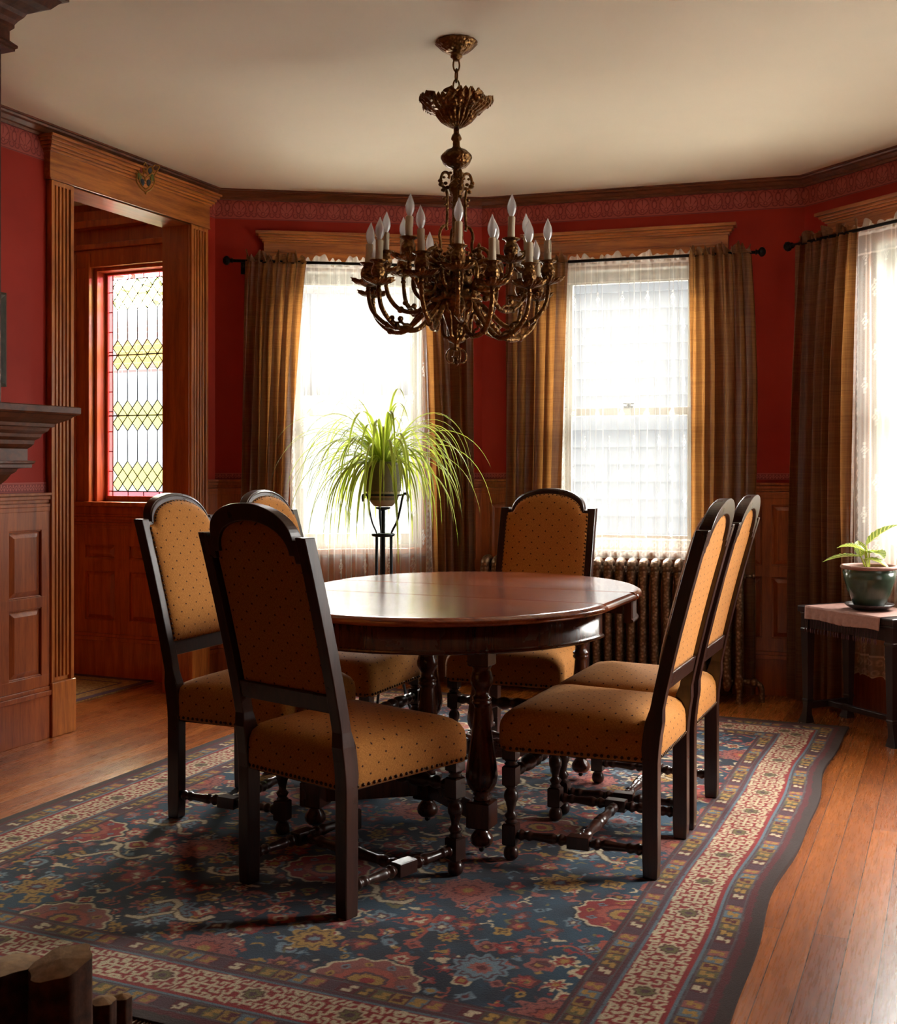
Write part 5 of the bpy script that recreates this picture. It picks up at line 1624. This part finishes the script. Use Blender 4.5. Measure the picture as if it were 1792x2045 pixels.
# runner
run = G(); uu = (.045, TL - .055)
pr = [(TD + .014, TH + .004 - .06), (TD + .016, TH), (TD + .008, TH + .0035), (TD * .5, TH + .0035), (0, TH + .0035), (-.013, TH + .0035), (-.0175, TH - .003), (-.0185, TH - .03), (-.0195, TH - .058)]
def rn(u, v):
    k = v * (len(pr) - 1); i = min(int(k), len(pr) - 2); t = k - i
    y = pr[i][0] * (1 - t) + pr[i + 1][0] * t; z = pr[i][1] * (1 - t) + pr[i + 1][1] * t
    x = uu[0] + (uu[1] - uu[0]) * u
    if v > .8: y -= .004 * abs(math.sin(u * 30)) * (v - .8) * 5; z += .004 * math.sin(u * 9) * (v - .8) * 5
    return (x, y, z + .0004 * math.sin(x * 60))
run.grid(60, 64, rn)
ro = run.obj('table_runner', 'clothpink', mw=ST); tag(ro, 'rose-coloured fringed runner lying across the black side table under the green pot', 'table runner')
sdm = ro.modifiers.new('thick', 'SOLIDIFY'); sdm.thickness = .002; sdm.offset = 1
g = G(); rf = random.Random(8)
for i in range(26):
    x = uu[0] + (uu[1] - uu[0]) * (i + .5) / 26; y = -.021; z = TH - .056
    a = Vector((x, y, z)); b = Vector((x + rf.uniform(-.006, .006), y + rf.uniform(-.004, .002), z - .040)); c = b + Vector((rf.uniform(-.004, .004), 0, -.022))
    g.tube([a, a.lerp(b, .5) + Vector((rf.uniform(-.003, .003), 0, 0)), b], .0009, 5); g.tube([b, b.lerp(c, .4), c], [.0012, .0034, .0022], 6)
tag(g.obj('fringe', 'purple', ro), kind='stuff')
gp = thing('potted_plant', 'glossy green pot with a young striped-leaf plant, on a dark saucer on the side table', 'potted plant', ST @ Vector((TL / 2 + .01, TD / 2 - .01, TH + .0075)))
g = G(); g.lathe([(.05, 0), (.075, .001), (.098, .012), (.108, .022), (.106, .025), (.095, .016), (.07, .008), (.0001, .007)], 40); g.obj('saucer', 'sidewood', gp)
g = G(); g.lathe([(.060, .010), (.066, .014), (.080, .045), (.098, .09), (.110, .135), (.115, .170)], 44); g.lathe([(.115, .170), (.112, .182)], 44, cap=False); g.obj('pot', 'greenglaze', gp)
g = G(); g.lathe([(.114, .180), (.124, .184), (.126, .190), (.122, .197), (.114, .198), (.108, .192), (.108, .178)], 44, cap=False); tag(g.obj('rim', 'clothpink', gp), 'terracotta-coloured rim')
g = G(); g.lathe([(.0001, .178), (.06, .181), (.109, .176)], 30, cap=False); g.obj('soil', 'soil', gp)
st_ = G(); lv = G(); luv = []
ax = ST.to_3x3() @ Vector((1, 0, 0))
def broad(base, az, el, L, W, droop):
    n = 14; p = Vector(base); d = Vector((math.cos(az) * math.cos(el), math.sin(az) * math.cos(el), math.sin(el))); o = len(lv.v)
    for k in range(n + 1):
        t = k / n; sd2 = d.cross(Vector((0, 0, 1))).normalized(); nn_ = sd2.cross(d).normalized()
        w = W * (math.sin(PI * min(1, t ** .8)) ** .8 if 0 < t < 1 else .02)
        for j in range(7):
            s = (j - 3) / 3; q = p + sd2 * w * s + nn_ * (w * .35 * abs(s) + .002 * math.sin(t * 40) * abs(s)); lv.v.append(tuple(q)); luv.append(((s + 1) / 2, t))
        d = (d + Vector((0, 0, -droop / n))).normalized(); p = p + d * L / n
    for k in range(n):
        for j in range(6): q = o + k * 7 + j; lv.f.append((q, q + 1, q + 8, q + 7)); lv.sm.append(True)
hub = [(-.035, .01, .235), (-.02, .0, .26), (-.01, .01, .285), (-.03, -.02, .225), (.0, .0, .25)]
for (hx, hy, hz), (az, el, L, W, dr) in zip(hub + hub[:2], ((2.95, .10, .17, .036, .5), (2.75, .55, .125, .044, .9), (.15, .75, .20, .040, .55), (-.6, .1, .12, .035, .9), (-1.3, .35, .11, .04, 1.0), (1.4, .9, .10, .028, .4), (.0, -.1, .10, .04, .3))):
    st_.tube(bez([(hx * .3, hy * .3, .17), (hx * .7, hy * .7, .21), (hx, hy, hz)], 5), .0035, 6); broad((hx, hy, hz), az, el, L, W, dr)
st_.obj('stem', 'zebra', gp, uvs=[(0.5, 0.0)] * len(st_.v)); lo = lv.obj('foliage', 'zebra', gp, uvs=luv)

# ================================================================== fireplace breast on the left: mantel and overmantel cornice
bu, bv = 2.905, -2.545       # front corner of the mantel shelf
def brpath(o=0.0): return [(UV(bu, -3.69).x, UV(bu, -3.69).y), (UV(bu, bv).x, UV(bu, bv).y), (UV(.7, bv).x, UV(.7, bv).y)]
mantel = thing('fireplace_mantel', 'dark carved wooden mantel shelf and overmantel cornice jutting in at the left edge', 'fireplace mantel', (0, 0, 0))
def bsweep(name, prof):
    g = G(); g.sweep(brpath(), [(-0 + d, z) for d, z in prof]); return g.obj(name, 'mantel', mantel)
# breast body: set back .165 from the shelf edge
g = G(); D0 = .168
def slab(v_, z0, z1, v2=None, u_=bu - D0, u2=None):
    v2 = v_ if v2 is None else v2; u2 = u_ if u2 is None else u2
    lo = [UV(u_, -3.70, z0), UV(u_, v_, z0), UV(.7, v_, z0), UV(.7, -3.70, z0)]; hi = [UV(u2, -3.70, z1), UV(u2, v2, z1), UV(.7, v2, z1), UV(.7, -3.70, z1)]
    g.add([tuple(p) for p in lo + hi], [(3, 2, 1, 0), (4, 5, 6, 7), (0, 1, 5, 4), (1, 2, 6, 5), (2, 3, 7, 6), (3, 0, 4, 7)])
slab(-2.99, 0, .90); slab(-2.99, .90, 1.16, bv - D0); slab(bv - D0, 1.16, H)
g.obj('breast', 'mantel', mantel)
shelf = [(.20, 1.389), (.004, 1.389), (0, 1.386), (0, 1.368), (.004, 1.363), (.012, 1.361), (.026, 1.348), (.046, 1.338), (.054, 1.335), (.056, 1.325), (.066, 1.322), (.070, 1.312), (.083, 1.302), (.085, 1.292), (.098, 1.282), (.100, 1.270), (.106, 1.262), (.113, 1.256), (.113, 1.219), (.096, 1.218), (.098, 1.211), (.104, 1.207), (.104, 1.197), (.133, 1.194), (.137, 1.184), (.147, 1.176), (.156, 1.160), (.168, 1.145), (.20, 1.145)]
corn = [(.20, 2.495), (.139, 2.495), (.139, 2.501), (.133, 2.505), (.133, 2.513), (.150, 2.527), (.150, 2.556), (.140, 2.567), (.140, 2.577), (.132, 2.590), (.120, 2.604), (.114, 2.616), (.102, 2.622), (.086, 2.633), (.064, 2.641), (.052, 2.655), (.040, 2.669), (.025, 2.672), (.025, H), (.20, H)]
# path runs wall -> corner -> along the front; inward offset is to the right of travel, so walk it the other way
def rsweep(name, prof):
    g = G(); pth = brpath(); g.sweep(pth, prof); return g.obj(name, 'mantel', mantel)
rsweep('mantel_shelf', shelf); rsweep('overmantel_cornice', corn)

# framed picture at the left edge
fr = thing('picture_frame', 'dark olive wooden picture frame on the red wall at the left edge above the mantel', 'picture frame', mw=FL)
g = G(); x0_, x1_, z0_, z1_ = 3.22, 3.738, 1.538, 1.935
def fprof(d): return None
w = .052
pp = [(0, -.002), (0, -.026), (.010, -.030), (.030, -.022), (.046, -.018), (.052, -.010)]
vs = []; fs = []
for d, y in pp: vs += [(x0_ + d, y, z0_ + d), (x1_ - d, y, z0_ + d), (x1_ - d, y, z1_ - d), (x0_ + d, y, z1_ - d)]
for i in range(len(pp) - 1):
    for k in range(4): a, b = i * 4 + k, i * 4 + (k + 1) % 4; fs.append((a, b, b + 4, a + 4))
g.add(vs, fs); g.obj('frame_moulding', 'frame', fr)
g = G(); g.box(x0_ + w, x1_ - w, -.010, -.006, z0_ + w, z1_ - w); g.obj('picture', 'canvas', fr)

# small enamelled filigree ornament hung on the door head
mk = thing('wall_ornament', 'small gilt openwork ornament with blue, red and green insets hung on the doorway head', 'ornament', mw=FL @ Matrix.Translation((4.565, -.098, 2.60)) @ Matrix.Rotation(-.75, 4, 'Z') @ Matrix.Rotation(-.16, 4, 'X') @ Matrix.Scale(1.12, 4))
g = G()
def loop(pts, r=.0034): g.tube(bez([(x, 0, z) for x, z in pts], 6), r, 6)
for s in (-1, 1):
    loop([(0, -.062), (s * .022, -.045), (s * .038, -.015), (s * .036, .012), (s * .050, .040), (s * .060, .062), (s * .040, .066)])
    loop([(0, -.048), (s * .016, -.034), (s * .026, -.008), (s * .022, .012), (s * .006, .010), (0, -.01)])
    loop([(s * .008, .014), (s * .022, .022), (s * .034, .044), (s * .024, .058), (s * .010, .046), (s * .006, .02)])
    loop([(s * .040, .066), (s * .030, .050), (s * .036, .030)])
loop([(-.01, .05), (0, .07), (.01, .05), (0, .03), (-.01, .05)]); g.ball((0, 0, -.066), .006); g.ball((0, 0, .072), .005)
g.obj('filigree', 'gold', mk)
for nm, mt, x, z in (('blue_inset', 'enamel_b', -.014, -.018), ('blue_inset', 'enamel_b', .014, -.018), ('blue_inset', 'enamel_b', .022, .038), ('red_inset', 'enamel_r', -.022, .038), ('green_inset', 'enamel_g', -.026, .008), ('green_inset', 'enamel_g', .028, .008)):
    g = G(); g.ball((x, 0, z), .0125, 12, sq=(.85, .25, 1.35)); g.obj(nm, mt, mk)

# small yellow rug in the side hall
hr = G(); uvp = [(3.0, -4.08), (5.245, -4.08), (5.245, -5.2), (3.0, -5.2)]
ps = [UV(u, v) for u, v in uvp]
hr.add([(p.x, p.y, .001) for p in ps] + [(p.x, p.y, .008) for p in ps], [(0, 1, 2, 3), (7, 6, 5, 4), (0, 4, 5, 1), (1, 5, 6, 2), (2, 6, 7, 3), (3, 7, 4, 0)])
def hallrug():
    m, nt, p, _ = newmat('yellow_wool_rug')
    n = noise(nt, coords(nt), 30, 4, .6); w = noise(nt, coords(nt), 300, 2)
    c = ramp(nt, n, [(.42, S(150, 110, 62)), (.5, S(196, 158, 92)), (.56, S(160, 116, 68))]); c = mixc(nt, 1.0, c, ramp(nt, w, [(.3, (.7, .7, .7, 1)), (.7, (1.1, 1.1, 1.1, 1))]), 'MULTIPLY')
    nt.links.new(c, p.inputs['Base Color']); p.inputs['Roughness'].default_value = .95; return m
M['yrug'] = hallrug()
ho = hr.obj('small_rug', 'yrug'); tag(ho, 'small golden rug with dark border on the side hall floor beyond the doorway', 'rug')
g = G()
def edge_band(ins, w, z):
    u0, u1, v0, v1 = 3.0 + ins, 5.245 - ins, -5.2 + ins, -4.08 - ins
    for (a, b, c, d) in ((u0, u1, v1 - w, v1), (u0, u1, v0, v0 + w), (u1 - w, u1, v0, v1), (u0, u0 + w, v0, v1)):
        q = [UV(a, c), UV(b, c), UV(b, d), UV(a, d)]
        g.add([(p.x, p.y, z) for p in q] + [(p.x, p.y, z + .0015) for p in q], [(4, 5, 6, 7)[::-1], (0, 4, 5, 1), (1, 5, 6, 2), (2, 6, 7, 3), (3, 7, 4, 0)])
edge_band(-.002, .045, .0078); edge_band(.12, .012, .0078)
g.obj('dark_border', 'purple', ho)

# firewood standing in the bottom left corner
def log(x, y, r, h, label, seed, split=False, tilt=.0):
    rs = random.Random(seed); root_ = thing('firewood_log', label, 'firewood log', (x, y, 0), rs.uniform(0, 6), 'firewood logs standing in the corner')
    n = 28; rad = [r * (1 + .06 * math.sin(k * 1.3 + seed) + rs.uniform(-.03, .03)) for k in range(n)]
    if split:
        for k in range(n):
            a = 2 * PI * k / n; c = math.cos(a - 2.0)
            if c > .25: rad[k] = min(rad[k], r * .25 / c * 1.2)
    lev = [0, h * .3, h * .6, h * .9, h]
    g = G(); vs = []; fs = []
    topz = [h + tilt * rad[k] * math.cos(2 * PI * k / n) for k in range(n)]
    for i, z in enumerate(lev):
        for k in range(n):
            a = 2 * PI * k / n; j = 1 + rs.uniform(-.02, .02); zz_ = z if i < 4 else topz[k]
            vs.append((rad[k] * j * math.cos(a), rad[k] * j * math.sin(a), zz_))
    for i in range(4):
        for k in range(n): a, b = i * n + k, i * n + (k + 1) % n; fs.append((a, b, b + n, a + n))
    fs.append(tuple(range(n - 1, -1, -1)))
    g.add(vs, fs, True); g.obj('bark', 'logbark', root_)
    g = G(); tv = vs[-n:]; c0 = (0, 0, h + .006)
    mid = [(p[0] * .55, p[1] * .55, h * .45 + p[2] * .55 + .003) for p in tv]
    g.add(tv + mid + [c0], [(k, (k + 1) % n, n + (k + 1) % n, n + k) for k in range(n)] + [(n + k, n + (k + 1) % n, 2 * n) for k in range(n)])
    g.obj('cut_end', 'logcut', root_)
log(-.664, 1.98, .052, .352, 'thick split firewood log, tallest of the logs in the bottom left corner', 1, False, .25)
log(-.775, 2.02, .056, .330, 'firewood log leaning on the frame edge, left of the tallest log', 2, False, .1)
log(-.615, 2.06, .022, .250, 'thin firewood stick standing right of the tallest log', 3)
log(-.600, 2.13, .016, .225, 'thin bark-covered stick behind the pale thin stick', 4)
log(-.70, 1.86, .050, .26, 'short firewood log in front of the tallest log', 5, True)

# ================================================================== outside
g = G(); g.box(-14, 14, 5.0, 20, -.75, -.65); gy = g.obj('yard_ground', 'ground'); tag(gy, kind='structure')
g = G(); g.box(6.0, 12, -6, 5.0, -.75, -.65); tag(g.obj('yard_ground', 'ground'), kind='structure')  # unseen strip on the right, added to bounce sky light indoors
nb = Vector((.2872, .9579, 0)); db = Vector((.9579, -.2872, 0))
HB = frame(Vector((.955, 9.35, 0)), db)
house = thing('clapboard_house', 'white clapboard house seen through the middle and right windows', 'house', mw=HB)
g = G(); nB = 28
for i in range(nB):
    z = -.7 + i * .137
    vs = [(0, 0, z), (7.0, 0, z), (7.0, -.002, z + .137), (0, -.002, z + .137), (0, -.034, z), (7.0, -.034, z)]
    g.add(vs, [(4, 5, 2, 3), (0, 1, 5, 4), (0, 4, 3)])
g.obj('clapboards', 'siding', house)
g = G(); g.box(-.02, 7.0, .001, .3, -.7, 3.136); g.box(-.10, .02, -.05, .2, -.7, 3.136); g.obj('wall_core', 'siding', house)
g = G(); g.box(2.4, 3.3, -.06, 0, .9, 2.5); g.obj('window_frame', 'sash', house)
g = G(); g.box(2.5, 3.2, -.065, -.055, 1.0, 2.4); g.obj('window_pane', 'housegrey', house)
g = G(); g.tube([(-.16, -.06, -.7), (-.16, -.06, 1.3), (-.30, -.06, 1.5)], .05, 12); g.ball((-.30, -.06, 1.55), .14); g.obj('drainpipe', 'siding', house)
HA = frame(Vector((-2.2, 14.5, 0)), Vector((1, 0, 0)))
ha = thing('grey_house', 'pale grey neighbouring house far beyond the window behind the spider plant', 'house', mw=HA)
g = G(); g.box(0, 5.6, 0, 1.2, -.7, 2.0); g.obj('wall', 'housegrey', ha)
g = G(); g.box(0, 5.6, .2, 1.2, 2.0, 3.4); g.obj('upper_storey', 'siding', ha)
g = G(); g.box(-.1, 5.7, -.15, .2, 1.95, 2.08); g.box(-.2, 5.8, -.3, 1.4, 3.4, 3.6); g.obj('eaves', 'shingle', ha)
for x in (.8, 2.2, 3.6):
    g = G(); g.box(x, x + .9, -.03, .02, .3, 1.5); g.obj('window', 'siding', ha)
HC = frame(UV(11.5, -12.4), NV)
hc_ = thing('brick_house', 'low red brick house seen through the leaded window of the side hall', 'house', mw=HC)
g = G(); g.box(0, 4.0, 0, .8, 2.35, 3.0); g.obj('brick_storey', 'brick', hc_)
g = G(); g.box(-.1, 4.1, -.1, .9, -.7, 2.35); g.obj('grey_base', 'housegrey', hc_)
g = G(); g.box(-.2, 4.2, -.2, 1.0, 3.0, 3.1); g.obj('eaves', 'shingle', hc_)
tr = thing('tree', 'leafy green tree above the brick house, through the leaded window', 'tree', UV(14.8, -11.4, -.7))
g = G(); g.tube([(0, 0, 0), (.05, 0, 1.5), (0, 0, 3.2)], [.16, .13, .08], 10); g.obj('trunk', 'logbark', tr)
g = G(); rt = random.Random(4)
for i in range(500):
    p = Vector((rt.gauss(0, 1.0), rt.gauss(0, .6), 4.6 + rt.gauss(0, .7))); a = rt.uniform(0, 6.28); s = rt.uniform(.08, .16)
    d = Vector((math.cos(a), math.sin(a), rt.uniform(-.6, .6))) * s; e = Vector((-math.sin(a), math.cos(a), rt.uniform(-.6, .6))) * s * .5
    g.add([p - d, p + e, p + d, p - e], [(0, 1, 2, 3)])
g.obj('crown', 'leafgreen', tr)
